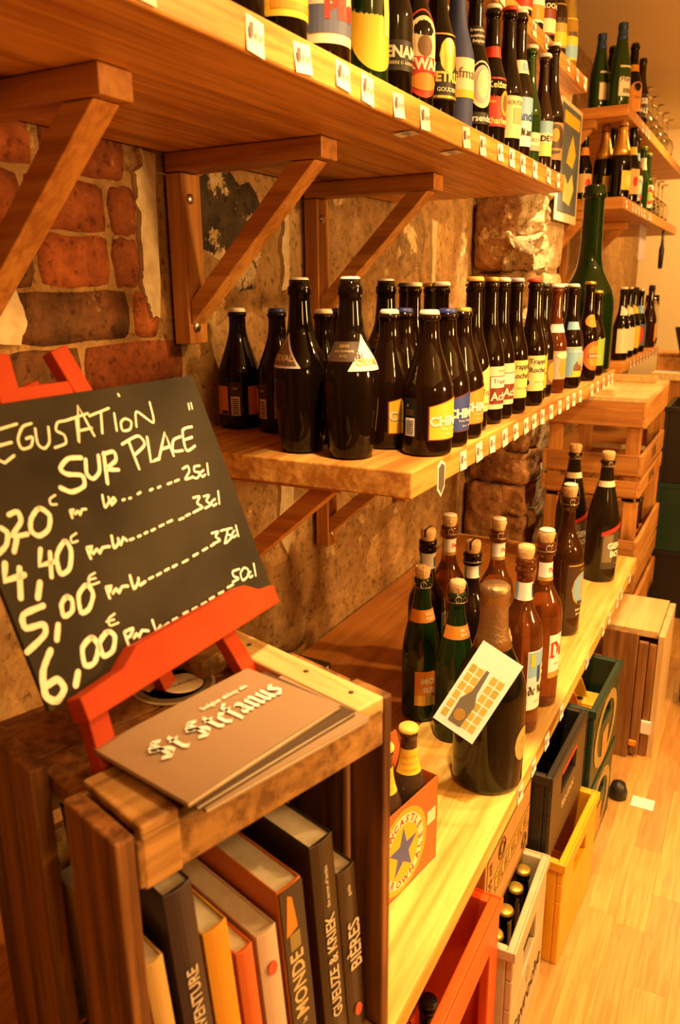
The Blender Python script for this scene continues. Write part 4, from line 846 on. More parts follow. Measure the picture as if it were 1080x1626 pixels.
def mort(x, y, label, a):
    return bottle('champagne', x, y, BZ, label, .0400, .333, GREENG, ('cork', CORK, .024, True), [dict(z=(.222, .248), a=a, w=190, m=ORG, nr=4, d=[('t', 'MORT', .60, .70, .0085, CREAM, .03), ('t', 'SUBITE', .60, .34, .0085, CREAM, .03)]), dict(z=(.040, .118), a=a + 12, w=118, m=ORG, d=[('r', 0, 1, 0, .30, GOLD), ('t', 'MORT', .48, .72, .019, CREAM, .03), ('t', 'SUBITE', .52, .46, .017, CREAM, .03), ('e', .6, .28, .12, .06, INK)])], 'dark green corked bottles with orange labels')
mort(.379, 1.416, 'dark green bottle with orange label, left of three on the low shelf', -38)
mort(.470, 1.372, 'dark green bottle with orange label, middle of three on the low shelf', -38)
mort(.550, 1.388, 'dark green bottle with orange label, right of three, behind the magnum', -38)
mg = bottle('magnum', .578, 1.262, BZ, 'wide dark magnum bottle with bronze foil neck at the front of the low shelf', .0650, .385, M('black_green_glass', (.006, .005, .002), .04, spec=.4), ('foil', BRONZEFOIL, .70), [dict(z=(.060, .125), a=-5, w=44, m=flat('seal_gold', (.52, .36, .12)), shape='oval', d=[('t', '17', .5, .6, .014, BROWNP), ('t', 'cuvee', .5, .3, .006, BROWNP)])], name='magnum_bottle')
nc = thing('neck_card', 'white picture card tied to the magnum bottle neck', 'card', (.580, 1.188, .815))
A_, B_, C_ = Vector((.002, .006, .012)), Vector((.070, .016, -.026)), Vector((-.072, -.058, -.100))
ex = (B_ - A_).normalized(); LXc = (B_ - A_).length; ey = (A_ - C_); ey = (ey - ex * ey.dot(ex)).normalized(); nn = ex.cross(ey); LYc = .158
def K(a, b, n=0): return A_ + ex * a - ey * (LYc - b) + nn * n
def card_poly(nm, pts, mt, n0, n1): fixnormals(MB().prism(pts, lambda a, b: K(a, b, n0), lambda a, b: K(a, b, n1)).build(nm, mt, nc))
card_poly('card', [(0, 0), (LXc, 0), (LXc, LYc), (0, LYc)], flat('bright_card', (.90, .90, .90)), 0, .0006)
gq = flat('card_gold', (.62, .45, .10))
for i in range(2):
    for j in range(6):
        for s in (0, 1):
            a = .006 + i * .013 + s * .040; b = .014 + j * .0175
            if s == 0 and i == 1 and j in (0, 1, 2): continue
            card_poly('printed_square', [(a, b), (a + .0105, b), (a + .0105, b + .014), (a, b + .014)], gq if (i + j * 2 + s) % 5 else flat('card_green', (.45, .40, .10)), .0007, .0010)
card_poly('printed_bottle', [(.022, .012), (.046, .012), (.048, .055), (.040, .075), (.0375, .118), (.0315, .118), (.030, .075), (.020, .055)], flat('card_slate', (.16, .15, .13)), .0011, .0014)
card_poly('printed_seal', [(.034 + .010 * math.cos(k * .524), .030 + .011 * math.sin(k * .524)) for k in range(12)], GOLD, .0015, .0018)
nt_ = MB().tube([(.578 + .0235 * math.cos(k * .4189) - .580, 1.262 + .0235 * math.sin(k * .4189) - 1.188, -.002) for k in range(15)], .0010, 5, True).build('tie_string', WIRE, nc, True)
bottle('cuvee', .547, 1.990, BZ, 'dark brown corked bottle with oval pink and blue label, beyond the amber ones', .0460, .392, M('brown_cuvee_glass', (.05, .016, .005), .05, trans=.3), ('cork', CORK, .030, 'plate'), [dict(z=(.052, .200), a=-8, w=124, m=DKBROWN, d=[('r', .04, .96, .965, .99, GOLD), ('t', 'cuvée', .52, .90, .013, GOLD), ('e', .5, .53, .36, .31, GOLD), ('e', .5, .54, .33, .28, SKY, .0004), ('e', .56, .54, .18, .20, PINK, .0008), ('t', 'Rince', .52, .28, .016, INK, .03), ('t', 'BIERE BELGE', .5, .15, .008, CREAM, .02), ('t', 'BOUTEILLE', .5, .07, .008, CREAM, .02)])])
def gulden(x, y, label):
    r = bottle('champagne', x, y, BZ, label, .0490, .405, M('dark_cuvee_glass', (.016, .010, .004), .06, trans=.2), ('cork', CORK, .026, True), [dict(z=(.300, .318), a=-40, w=200, m=CREAM, nr=3), dict(z=(.045, .165), a=-18, w=120, m=flat('slate_label', (.07, .055, .035)), d=[('r', .03, .34, .18, .92, flat('taupe_label', (.22, .17, .11))), ('t', 'GENTSE', .62, .62, .026, WHITE, .05), ('t', 'BOCK', .62, .40, .026, WHITE, .05), ('t', 'belgian ale', .6, .14, .009, GOLD)])], 'dark bottles with red ribbon on the low shelf')
    wrap_patch('champagne', .0490, .405, -82, 45, lambda t: .150 + .040 * t, lambda t: .162 + .046 * t, .0022, 12, 1).build('red_ribbon', RED, r, True)
gulden(.560, 2.445, 'dark bottle with diagonal red ribbon at the far end of the low shelf')
gulden(.446, 2.52, 'dark bottle with red ribbon, second from the far end of the low shelf')

# ---------------------------------------------------------------- bottles on the top shelf
TZ = 1.6705; TG = 'bottles along the top shelf'
def tb(x, y, label, labels, H=.26, RR=.032, glass=None, cap=crW, kind='longneck'): return bottle(kind, x, y, TZ, label, RR, H, glass or BLACKG, cap, labels, TG)
tb(.40, .795, 'dark bottle with yellow label, first on the top shelf', [dict(z=(.03, .11), a=-25, w=130, m=YEL)])
tb(.40, .885, 'dark bottle with amber yellow label, second on the top shelf', [dict(z=(.030, .11), a=-25, w=130, m=YEL, d=[('r', .1, .9, .1, .2, ORG)])])
tb(.40, .985, 'brown bottle with red PILS lettering on white and blue label', [dict(z=(.025, .12), a=-32, w=150, m=CREAM, d=[('r', .06, .94, .12, .45, flat('slate_blue_paper', (.10, .12, .22))), ('t', 'Pils', .58, .42, .034, RED, .05)])], RR=.036, glass=M('brown_beer_glass', (.014, .005, .002), .05, trans=.25, spec=.35))
tb(.40, 1.105, 'green brown bottle with round yellow label on the top shelf', [dict(z=(.02, .15), a=-30, w=150, m=YEL, shape='oval', d=[('r', .62, .8, .35, .8, LEMON)])], RR=.034, glass=GREENG)
tb(.40, 1.195, 'dark bottle with white EN lettering', [dict(z=(.04, .08), a=-30, w=150, m=BLK, d=[('t', 'ENAME', .56, .62, .021, WHITE, .04), ('t', 'BIERE D ABBAYE', .5, .25, .006, CREAM)])])
tb(.40, 1.282, 'bottle with red and white oval label beside the black one', [dict(z=(.02, .145), a=-34, w=150, m=RED, shape='oval', d=[('e', .5, .62, .38, .30, CREAM), ('e', .5, .58, .16, .12, BROWNP), ('r', .08, .92, .30, .46, RED), ('t', 'KWAK', .52, .38, .021, WHITE, .05), ('e', .5, .18, .3, .1, ORG)])])
tb(.40, 1.378, 'black bottle with gold PETR lettering', [dict(z=(.035, .135), a=-32, w=160, m=BLK, d=[('e', .52, .66, .2, .26, GOLD), ('t', 'PETRUS', .52, .34, .020, LEMON, .05), ('t', 'GOUDEN', .5, .15, .009, WHITE, .02), ('r', .05, .95, .02, .06, GOLD), ('r', .05, .95, .96, .99, GOLD)])])
bl_ = flat('blue_wrapping_paper', (.03, .05, .20), .6)
tb(.40, 1.470, 'bottle wrapped in blue paper with cream name band', [dict(z=(.055, .118), a=-35, w=180, m=CREAM, d=[('t', 'Liefmans', .50, .62, .024, BROWNP, .0), ('r', 0, 1, 0, .2, YEL)])], glass=bl_, H=.27)
tb(.40, 1.565, 'black bottle with white pointed oval seal', [dict(z=(.055, .135), a=-38, w=100, m=CREAM, shape='oval', d=[('e', .5, .5, .36, .40, GREYP), ('e', .5, .5, .22, .30, CREAM, .0004)]), dict(z=(.028, .048), a=-35, w=140, m=BLK, d=[('t', 'Corsendonk', .5, .5, .0155, WHITE, .02)]), dict(z=(.162, .195), a=-45, w=140, m=BLK, nr=4, d=[('t', 'Brewed &', .5, .8, .0075, WHITE, .02), ('t', 'bottled in', .5, .5, .0075, WHITE, .02), ('t', 'Belgium', .5, .2, .0075, WHITE, .02)])])
tb(.40, 1.668, 'bottle with bright red label and red neck band', [dict(z=(.040, .128), a=-34, w=150, m=RED, d=[('t', 'Keizer', .45, .85, .0165, LEMON, .02), ('t', 'Charles', .45, .12, .0165, LEMON, .02), ('e', .66, .48, .16, .26, ORG), ('e', .66, .48, .09, .18, BROWNP, .0004), ('t', 'Robijn', .26, .5, .008, LEMON)]), dict(z=(.165, .185), a=-45, w=160, m=RED, nr=4)])
tb(.40, 1.775, 'bottle with tall cream label and red cap', [dict(z=(.035, .115), a=-34, w=150, m=flat('manila_paper', (.70, .56, .30)), d=[('t', 'HOUTEN', .52, .84, .012, INKB), ('r', .45, .8, .35, .72, flat('manila_print', (.45, .33, .15)))])], cap=crR, H=.285)
tb(.395, 1.868, 'white capped brown bottle with sky blue and white label', [dict(z=(.032, .13), a=-32, w=160, m=WHITE, d=[('r', 0, 1, .52, 1, SKY), ('t', 'Blanche', .50, .62, .026, BLUE, .03), ('t', '~de Namur', .52, .30, .021, INK, .03)]), dict(z=(.178, .205), a=-45, w=120, m=WHITE, nr=4, d=[('r', .5, .8, .2, .8, SKY)])], H=.305, RR=.034, glass=M('brown_beer_glass', (.014, .005, .002), .05, trans=.25, spec=.35))
tb(.400, 1.946, 'slim green bottle with white cap near the end of the top shelf', [dict(z=(.034, .072), a=-35, w=150, m=CREAM, d=[('t', 'SILLY', .5, .6, .012, INKB), ('r', 0, 1, 0, .3, PINK)])], H=.255, glass=GREENB, RR=.029)
tb(.415, 2.008, 'bottle with sky blue and cream label lettered VE', [dict(z=(.03, .105), a=-50, w=140, m=LEMON, d=[('r', 0, 1, .66, 1, SKY), ('r', 0, 1, .36, .66, CREAM), ('t', 'VEDETT', .5, .50, .017, INK, .04)])], H=.25, RR=.026, glass=BROWNG)
tb(.420, 2.066, 'brown bottle with round portrait label and white cap at the top shelf end', [dict(z=(.028, .11), a=-48, w=160, m=flat('ochre_paper', (.34, .20, .07)), d=[('e', .5, .55, .34, .40, DKBROWN), ('e', .5, .66, .12, .18, ORG, .0004), ('t', 'HERKENRODE', .5, .28, .008, LEMON)])], H=.285, glass=M('brown_beer_glass', (.014, .005, .002), .05, trans=.25, spec=.35))
for k, y in enumerate((1.04, 1.24, 1.42, 1.62, 1.83)):
    tb(.31, y, ('dark bottle in the second row behind the PILS label', 'dark bottle in the second row behind the oval red label', 'dark bottle in the second row behind the wrapped blue one', 'dark bottle in the second row behind the pointed seal', 'dark bottle in the second row behind the cream label')[k], [], H=.26)
# bottles on the highest shelf
UZ = 2.0205
for k, (y, m1, m2, gl) in enumerate(((2.13, CREAM, RED, BLACKG), (2.24, WHITE, ORG, BLACKG), (2.36, MAROON, CREAM, BLACKG), (2.49, flat('green_orange_paper', (.36, .28, .06)), YEL, BROWNG), (2.63, YEL, SKY, M('backlit_golden_glass', (.6, .42, .08), .05, trans=.7)))):  # last bottle's golden colour stands for light shining through from behind
    bottle('longneck', .312, y, UZ, ('dark bottle with cream label, leftmost visible on the highest shelf', 'dark bottle with white and orange label on the highest shelf', 'bottle with maroon label on the highest shelf', 'bottle with green and yellow label on the highest shelf', 'backlit golden bottle at the end of the highest shelf')[k], .031, .27, gl, crW, [dict(z=(.03, .14), a=-35, w=150, m=m1, d=[('r', .05, .95, .05, .35, m2), ('t', ('BR', 'BOCK', 'ROCHE', 'BUSH', 'MIEL')[k], .5, .62, .016, CREAM if k == 2 else INKB, .03)])], 'bottles on the highest shelf')
# ---------------------------------------------------------------- bar shelves beyond the pillar
AZ, BBZ, CZ = 2.0645, 1.7415, 1.1065
def far(kind, x, y, z, label, RR, H, gl, cap, labels, grp): return bottle(kind, x, y, z, label, RR, H, gl, cap, labels, grp)
GA, GB, GC = 'bottles on the upper bar shelf', 'bottles on the middle bar shelf', 'bottles on the lowest bar shelf'
far('flute', .243, 3.47, AZ, 'green wine bottle with navy foil at the near end, left one', .037, .275, GREENB, ('foil', NAVY, .80), [dict(z=(.04, .14), a=-30, w=90, m=CREAM, d=[('t', 'H', .5, .6, .02, INK)])], GA)
far('flute', .322, 3.45, AZ, 'tall green wine bottle with cream script label on the upper bar shelf', .040, .295, GREENB, ('foil', NAVY, .80), [dict(z=(.04, .145), a=-25, w=110, m=CREAM, d=[('t', 'Herold', .55, .55, .026, INK, .0, .3), ('r', .2, .8, .1, .25, flat('dull_olive', (.25, .2, .1)))])], GA)
far('flute', .262, 3.60, AZ, 'dark wine bottle behind the two green ones', .036, .26, BLACKG, crK, [], GA)
far('longneck', .335, 3.66, AZ, 'dark bottle with large amber oval label on the upper bar shelf', .038, .275, BLACKG, crK, [dict(z=(.02, .13), a=-40, w=140, m=ORG, shape='oval', d=[('t', 'beer', .5, .5, .018, BROWNP)]), dict(z=(.17, .195), a=-40, w=160, m=ORG, nr=3)], GA)
far('longneck', .342, 3.84, AZ, 'brown bottle with white lettering before the upturned glasses', .034, .26, BROWNG, crK, [dict(z=(.03, .12), a=-45, w=140, m=DKBROWN, d=[('t', 'SB', .5, .7, .03, WHITE, .04), ('t', 'ALE', .5, .3, .025, WHITE, .04)])], GA)
GF = ('foil', GOLDFOIL, .55)
far('longneck', .205, 3.47, BBZ, 'dark bottle with red star label beside the pillar', .035, .27, BLACKG, crK, [dict(z=(.03, .10), a=-40, w=140, m=flat('tan_paper', (.62, .42, .16)), d=[('e', .5, .5, .16, .24, RED)]), dict(z=(.17, .2), a=-40, w=160, m=ORG, nr=3)], GB)
far('champagne', .278, 3.505, BBZ, 'gold foil necked dark bottle behind the giant bottle mouth', .040, .28, BLACKG, GF, [dict(z=(.03, .09), a=-30, w=100, m=YEL)], GB)
far('champagne', .350, 3.46, BBZ, 'gold foil necked dark bottle at the corner of the middle bar shelf', .040, .285, BLACKG, GF, [dict(z=(.03, .10), a=-20, w=100, m=YEL, d=[('e', .5, .5, .3, .3, LEMON)])], GB)
far('longneck', .290, 3.60, BBZ, 'dark bottle with orange neck band between the gold foil ones', .035, .285, BLACKG, crK, [dict(z=(.17, .205), a=-40, w=160, m=ORG, nr=3)], GB)
far('longneck', .362, 3.63, BBZ, 'dark bottle with tan label and red star on the middle bar shelf', .035, .29, BLACKG, crK, [dict(z=(.03, .125), a=-42, w=140, m=flat('tan_paper', (.62, .42, .16)), d=[('e', .5, .5, .14, .2, RED)]), dict(z=(.18, .21), a=-40, w=160, m=YEL, nr=3)], GB)
far('longneck', .350, 3.80, BBZ, 'bottle with round blue and white label on the middle bar shelf', .036, .28, BROWNG, crK, [dict(z=(.02, .12), a=-42, w=150, m=CREAM, shape='oval', d=[('e', .5, .5, .36, .36, SKY), ('e', .5, .5, .2, .2, CREAM, .0004), ('r', .6, .9, .05, .25, RED)]), dict(z=(.18, .21), a=-40, w=160, m=SKY, nr=3)], GB)
far('longneck', .348, 4.02, BBZ, 'green bottle with white neck label on the middle bar shelf', .034, .27, GREENB, ('crown', GREENP), [dict(z=(.17, .22), a=-40, w=160, m=CREAM, nr=3)], GB)
far('longneck', .350, 4.16, BBZ, 'green bottle with red and white oval label', .034, .26, GREENB, ('crown', GREENP), [dict(z=(.02, .12), a=-42, w=150, m=CREAM, shape='oval', d=[('e', .5, .5, .34, .34, RED), ('e', .5, .5, .2, .2, GREENP, .0004)])], GB)
for k, (x, y, lbm, cp) in enumerate(((.385, 3.58, CREAM, crW), (.385, 3.74, CREAM, crG), (.384, 3.90, YEL, crK))):
    far('longneck', x, y, CZ, ('white capped bottle with cream label, first on the lowest bar shelf', 'bottle with cream label, second on the lowest bar shelf', 'bottle with round yellow label on the lowest bar shelf')[k], .034, .30, BLACKG, cp, [dict(z=(.03, .13), a=-35, w=140, m=lbm, shape='oval' if k == 2 else 'rect'), dict(z=(.185, .225), a=-40, w=120, m=(WHITE, CREAM, YEL)[k], nr=4, sl=-.02)], GC)
far('longneck', .385, 4.08, CZ, 'bottle with blue and red label and silver top on the lowest bar shelf', .034, .29, BLACKG, ('crown', STEEL), [dict(z=(.03, .13), a=-35, w=150, m=flat('slate_blue_paper', (.10, .12, .22)), d=[('e', .3, .5, .2, .4, RED)]), dict(z=(.18, .215), a=-40, w=150, m=SKY, nr=3)], GC)
far('longneck', .388, 4.42, CZ, 'plain brown long neck bottle at the end of the lowest bar shelf', .036, .31, BROWNG, crK, [dict(z=(.03, .12), a=20, w=100, m=ORG)], GC)
# glasses
def glass_mesh():
    p = [(.0, .0), (.032, .0), (.032, .002), (.006, .006), (.0042, .02), (.0042, .075), (.010, .085), (.034, .105), (.043, .135), (.040, .165), (.033, .190), (.0318, .190), (.0388, .165), (.0415, .135), (.0325, .107), (.009, .088), (0, .0875)]
    return MB().lathe(p, 24).mesh('wine_glass', CLEARG, True)
GM = glass_mesh()
def wglass(x, y, z, label, up=False, grp=None):
    t = thing('stem_glass', label, 'glass', (x, y, z + (0 if up else .190)), 0, grp); o = put('glass', GM, t)
    if not up: o.rotation_euler = (math.pi, 0, 0)
UG = 'upturned stem glasses on the bar shelves'
for sh, zz, ys, xs in (('upper', AZ + .0005, (4.05, 4.25, 4.45, 4.65, 4.85), (.33, .23)), ('middle', BBZ + .0005, (4.34, 4.50, 4.66, 4.82), (.34, .24))):
    for i, y in enumerate(ys):
        for j, x in enumerate(xs):
            wglass(x, y + .05 * j, zz, ('clear stem glass upturned on the %s bar shelf, number %s along the %s row' % (sh, ('one', 'two', 'three', 'four', 'five')[i], ('front', 'back')[j])), False, UG)
for k, (mx_, y) in enumerate(((.383, 4.510), (.280, 4.48))):
    b = thing('beer_mug', ('clear dimpled beer mug on the lowest bar shelf, nearer one', 'clear dimpled beer mug on the lowest bar shelf, farther one')[k], 'glass', (mx_, y, CZ))
    MB().lathe([(.0, .0), (.036, 0), (.038, .01), (.044, .05), (.038, .09), (.043, .14), (.036, .20), (.034, .26), (.032, .26), (.034, .20), (.040, .14), (.035, .09), (.041, .05), (.034, .014), (0, .012)], 20).build('body', CLEARG, b, True)

# ---------------------------------------------------------------- plastic crates under the low shelf
def plastic(name, rough=.38): return name
def pcrate(label, mat, loc, lx, ly, h, rz=0, hole=None, endhole=None, t=.012, ribs=True, name='bottle_crate', sag=0, group=None):
    """local frame: front face at x=0 looking to +x, crate runs to x=-lx, y 0..ly"""
    c = thing(name, label, 'crate', loc, R(rz), group)
    b = MB()
    def wallp(axis, at, a0, a1, hl):
        def bx(p0, p1, z0, z1):
            if p1 - p0 < .001 or z1 - z0 < .001: return
            if axis == 'x': b.box(at - t, at, p0, p1, z0, z1)
            else: b.box(p0, p1, at - t, at, z0, z1)
        if hl:
            p0, p1, z0, z1 = hl; bx(a0, a1, 0, z0); bx(a0, p0, z0, z1); bx(p1, a1, z0, z1); bx(a0, a1, z1, h)
        else: bx(a0, a1, 0, h)
    wallp('x', 0, 0, ly, hole); wallp('x', -lx + t, 0, ly, hole)
    wallp('y', t, -lx + t, -t, endhole); wallp('y', ly, -lx + t, -t, endhole)
    b.box(-lx + t, -t, t, ly - t, .004, .012)
    b.build('body', mat, c, bevel=.003)
    r = MB(); e = .004
    r.box(-.0005, e, -e, ly + e, h - .020, h + .001).box(-lx - e, -lx + .0005, -e, ly + e, h - .020, h + .001).box(-lx, 0, -e, .0005, h - .020, h + .001).box(-lx, 0, ly - .0005, ly + e, h - .020, h + .001)
    r.build('rim', mat, c, bevel=.002)
    g = MB()
    if ribs:
        for k in range(1, 4): g.box(-lx + t, -t, ly * k / 4 - .002, ly * k / 4 + .002, .012, h * .45)
        for k in range(1, 3): g.box(-lx * k / 3 - .002, -lx * k / 3 + .002, t, ly - t, .012, h * .45)
        g.build('bottle_divider', mat, c)
    return c
ORANGE = M('orange_red_plastic', (.75, .10, .012), .33, col2=(.70, .085, .01), nscale=8)
WPL = M('off_white_plastic', (.54, .45, .31), .45, col2=(.47, .39, .26), nscale=14)
YPL = M('yellow_plastic', (.80, .38, .015), .35, col2=(.76, .34, .012), nscale=10)
KPL = M('black_plastic', (.018, .014, .011), .4); KTX = M('black_basket_weave', (.10, .065, .03), .5, bump=.8, nscale=260)
GPL = M('dark_green_plastic', (.012, .035, .020), .38, col2=(.016, .042, .024), nscale=9)
oc = pcrate('orange red plastic bottle crate nearest, half under the low shelf', ORANGE, (.665, .700, 0.0), .36, .385, .420, 0, hole=(.045, .340, .155, .345), t=.018)
bottle('longneck', .595, .941, .0125, 'dark bottle standing in the orange red crate, right one', .031, .30, BLACKG, crK, [], 'bottles in the orange red crate')
bottle('longneck', .595, .845, .0125, 'dark bottle standing in the orange red crate, middle one', .031, .30, BLACKG, crK, [], 'bottles in the orange red crate')
bottle('longneck', .595, .749, .0125, 'dark bottle standing in the orange red crate, left one', .031, .30, BLACKG, crK, [], 'bottles in the orange red crate')
wc = pcrate('off white plastic bottle crate with black brand lettering on its front', WPL, (.688, 1.105, 0), .40, .268, .300, 1.5, hole=(.085, .185, .170, .235), t=.013, ribs=False)
text_plane('front_lettering', 'Gavroche', .058, INK, wc, (.0012, .134, .085), (0, 1, 0), (0, 0, 1), bold=.01)
fixnormals(MB().prism([(.125, .120), (.145, .118), (.150, .140), (.142, .160), (.128, .158), (.120, .138)], lambda a, b: (.0002, a, b), lambda a, b: (.0012, a, b)).build('front_emblem', flat('faint_grey_print', (.36, .31, .24)), wc))
for k, y in enumerate((1.150, 1.215, 1.280, 1.335)):
    bottle('longneck', .641, y, .0125, 'gold capped bottle in the white crate, %s from the orange crate' % ('first', 'second', 'third', 'fourth')[k], .0295, .272, BLACKG, crG, [], 'gold capped bottles in the white crate')
KRAFT = M('kraft_cardboard', (.46, .25, .075), .8, col2=(.52, .29, .09), nscale=30)
bx_ = thing('cardboard_box', 'kraft cardboard bottle box with printed panel, pushed under the shelf', 'box', (.634, 1.096, .3025))
MB().box(-.34, 0, 0, .2945, 0, .168).build('box_body', KRAFT, bx_, bevel=.002)
MB().box(-.34, .0006, .148, .152, .1685, .1692).build('flap_seam', INKB, bx_)
kb = MB()
for (a, b_, c, d) in ((.008, .292, .008, .011), (.008, .292, .157, .160), (.008, .011, .008, .160), (.289, .292, .008, .160), (.045, .292, .058, .060), (.045, .292, .100, .102)): kb.box(.0, .0006, a, b_, c, d)
kb.build('printed_frame', INKB, bx_)
MB().box(.0002, .0005, .046, .288, .061, .099).build('printed_band', flat('band_amber', (.60, .34, .06)), bx_)
lt = MB()
for i in range(11):
    y0 = .055 + i * .021; lt.box(.0006, .0010, y0, y0 + .003, .066, .094)
    if i % 3 != 1: lt.box(.0006, .0010, y0 + .003, y0 + .013, .066 + .010 * (i % 2), .069 + .010 * (i % 2))
    if i % 2: lt.box(.0006, .0010, y0 + .010, y0 + .013, .066, .094)
    else: lt.box(.0006, .0010, y0 + .003, y0 + .012, .091, .094)
lt.build('printed_lettering', INKB, bx_)
for (cy, cz, rr) in ((.095, .130, .020), (.255, .034, .016)):
    n = 20; ring = MB().tube([(.0008, cy + rr * math.cos(k * 2 * math.pi / n), cz + rr * math.sin(k * 2 * math.pi / n)) for k in range(n)], .0012, 4, True); ring.tube([(.0008, cy + rr * .6 * math.cos(k * 2 * math.pi / n), cz + rr * .6 * math.sin(k * 2 * math.pi / n)) for k in range(n)], .0010, 4, True)
    ring.build('printed_seal', INKB, bx_)
text_plane('printed_volume', '155 ml', .026, INKB, bx_, (.0010, .028, .11), (0, 0, 1), (0, -1, 0), bold=.01)
yc = pcrate('yellow plastic bottle crate standing on the floor', YPL, (.706, 1.415, 0), .30, .285, .256, -3.0, hole=(.09, .195, .160, .205), t=.014)
bk = pcrate('black woven pattern plastic crate on top of the yellow crate', KPL, (.672, 1.395, .258), .32, .300, .205, -1.5, hole=(.085, .205, .115, .160), t=.013)
MB().box(.0005, .0025, .004, .080, .006, .182).box(.0005, .0025, .210, .296, .006, .182).box(.0005, .0025, .080, .210, .006, .112).box(.0005, .0025, .080, .210, .163, .182).build('woven_front', KTX, bk)
text_plane('front_lettering', 'BELGIAN', .026, flat('cream_paint', (.60, .48, .30)), bk, (.0030, .145, .085), (0, 1, 0), (0, 0, 1), bold=.02)
MB().box(.0026, .0036, .085, .205, .164, .170).build('red_line', RED, bk)
for k in range(2):
    g_ = pcrate(('dark green plastic crate at the bottom of the green pair', 'dark green plastic crate on top of the green pair, holding yellow carriers')[k], GPL, (.695, 1.722, .227 * k), .36, .300, .224, -2.0, hole=(.10, .20, .130, .175), t=.013, ribs=(k == 0))
    fixnormals(MB().prism([(.150 + .115 * math.cos(q * .314), .112 + .095 * math.sin(q * .314)) for q in range(20)], lambda a, b: (.0004, a, b), lambda a, b: (.0014, a, b)).build('front_emblem', M('olive_print', (.30, .24, .10), .45), g_)) if k == 2 else None
    em = M('worn_olive_print', (.34, .26, .09), .45)
    arc = MB()
    for q in range(24):
        a0 = q * 2 * math.pi / 24; a1 = (q + 1) * 2 * math.pi / 24; P = []
        for aa, rr in ((a0, 1), (a1, 1), (a1, .74), (a0, .74)): P.append((.0012, .150 + .125 * rr * math.cos(aa), .105 + .095 * rr * math.sin(aa)))
        cy = sum(p[1] for p in P) / 4; cz = sum(p[2] for p in P) / 4
        if .095 < cy < .205 and .125 < cz < .18: continue
        arc.add(P, [(0, 1, 2, 3)])
    arc.build('front_emblem', em, g_)
    MB().box(.0008, .0016, .12, .18, .02, .10).build('front_emblem', flat('orange_print', (.62, .25, .06)), g_)
CARR = flat('carrier_yellow', (.80, .52, .05), .45); CARO = flat('carrier_orange', (.78, .30, .04), .45)
for k, (y, mt, lb) in enumerate(((1.775, CARO, 'orange cardboard bottle carrier lying in the top green crate'), (1.860, CARO, 'second orange bottle carrier in the top green crate'), (1.945, CARR, 'yellow cardboard bottle carrier lying in the top green crate'))):
    c = thing('bottle_carrier', lb, 'carton', (.520, y, .245)); 
    MB().box(-.13, .145, -.036, .036, 0, .120).build('carton_body', mt, c, bevel=.004)
    fixnormals(MB().prism([(-.10, .120), (.12, .120), (.10, .170), (.06, .180), (.04, .155), (0, .152), (-.02, .178), (-.08, .17)], lambda a, b: (a, -.003, b), lambda a, b: (a, .003, b)).build('handle', mt, c))
    MB().lathe([(.014, 0), (0, .0006)], 12, (.05, .018, .1203)).lathe([(.010, 0), (0, .0006)], 12, (.10, -.015, .1203)).build('hand_hole', BLK, c)

# ---------------------------------------------------------------- wooden crates at the end of the shelves
def slat_crate(label, loc, lx, ly, z_slats, h, mats, rz=0, name='wooden_crate', topboard=False, print_=None):
    """open slatted crate: local x 0..lx, y 0..ly ; z_slats = list of (z0, z1)"""
    c = thing(name, label, 'crate', loc, R(rz)); sx, sy, sz = mats; t = .014; p = .046
    for (a, b) in ((t, t), (lx - t - p, t), (t, ly - t - p * .6), (lx - t - p, ly - t - p * .6)):
        MB().box(a, a + p, b, b + p * .6, 0, h).build('corner_post', sz, c, bevel=.0015)
    for (z0, z1) in z_slats:
        MB().box(lx - t + .0005, lx, 0, ly, z0, z1).build('slat', sy, c, bevel=.0015)
        MB().box(0, t - .0005, 0, ly, z0, z1).build('slat', sy, c, bevel=.0015)
        MB().box(t, lx - t, ly - t + .0005, ly, z0, z1).build('slat', sx, c, bevel=.0015)
        MB().box(t, lx - t, 0, t - .0005, z0, z1).build('slat', sx, c, bevel=.0015)
    for k in range(3):
        w_ = (lx - 2 * t) / 3; MB().box(t + k * w_ + .004, t + (k + 1) * w_ - .004, t, ly - t, .001, .012).build('base_board', sy, c)
    return c
CM = (CRW_X, CRW, CRW_Z)
c3 = slat_crate('pine slatted crate on top of the tall crate stack at the shelf end', (.285, 2.762, .690), .335, .60, ((.02, .075), (.095, .165), (.262, .345)), .345, CM)
text_plane('branding', 'RURAL', .050, INKB, c3, (.3356, .30, .048), (0, 1, 0), (0, 0, 1), bold=.02); text_plane('branding', 'DUR', .055, INKB, c3, (.3356, .30, .132), (0, 1, 0), (0, 0, 1), bold=.03)
MB().box(.0, .335, .0, .20, .346, .360).build('lid_board', PALE, c3); MB().box(.0, .335, .215, .40, .346, .360).build('lid_board', PALE, c3); MB().box(.0, .335, .415, .60, .346, .360).build('lid_board', PALE, c3)
MB().box(.08, .22, .03, .09, .361, .380).build('lid_batten', PALE, c3, bevel=.001); MB().box(.04, .30, .48, .54, .361, .385).build('lid_batten', PALE, c3, bevel=.001)
c2 = slat_crate('pine slatted crate with capped bottles in the middle of the tall crate stack', (.285, 2.758, .355), .345, .60, ((.01, .085), (.10, .20)), .333, CM)
for k, (x, y) in enumerate(((.585, 2.84), (.585, 2.92), (.585, 3.0), (.585, 3.08))):
    bottle('longneck', x - .0, y, .3685, 'small capped bottle in the slatted crate, %s from the shelf end' % ('first', 'second', 'third', 'fourth')[k], .028, .27, BROWNG, crR if k < 2 else crK, [dict(z=(.15, .17), a=-40, w=150, m=ORG, nr=3)], 'bottles in the slatted crate')
c1 = slat_crate('darker slatted crate at the bottom of the tall crate stack', (.285, 2.754, .0), .350, .60, ((.02, .11), (.215, .325)), .353, CM)
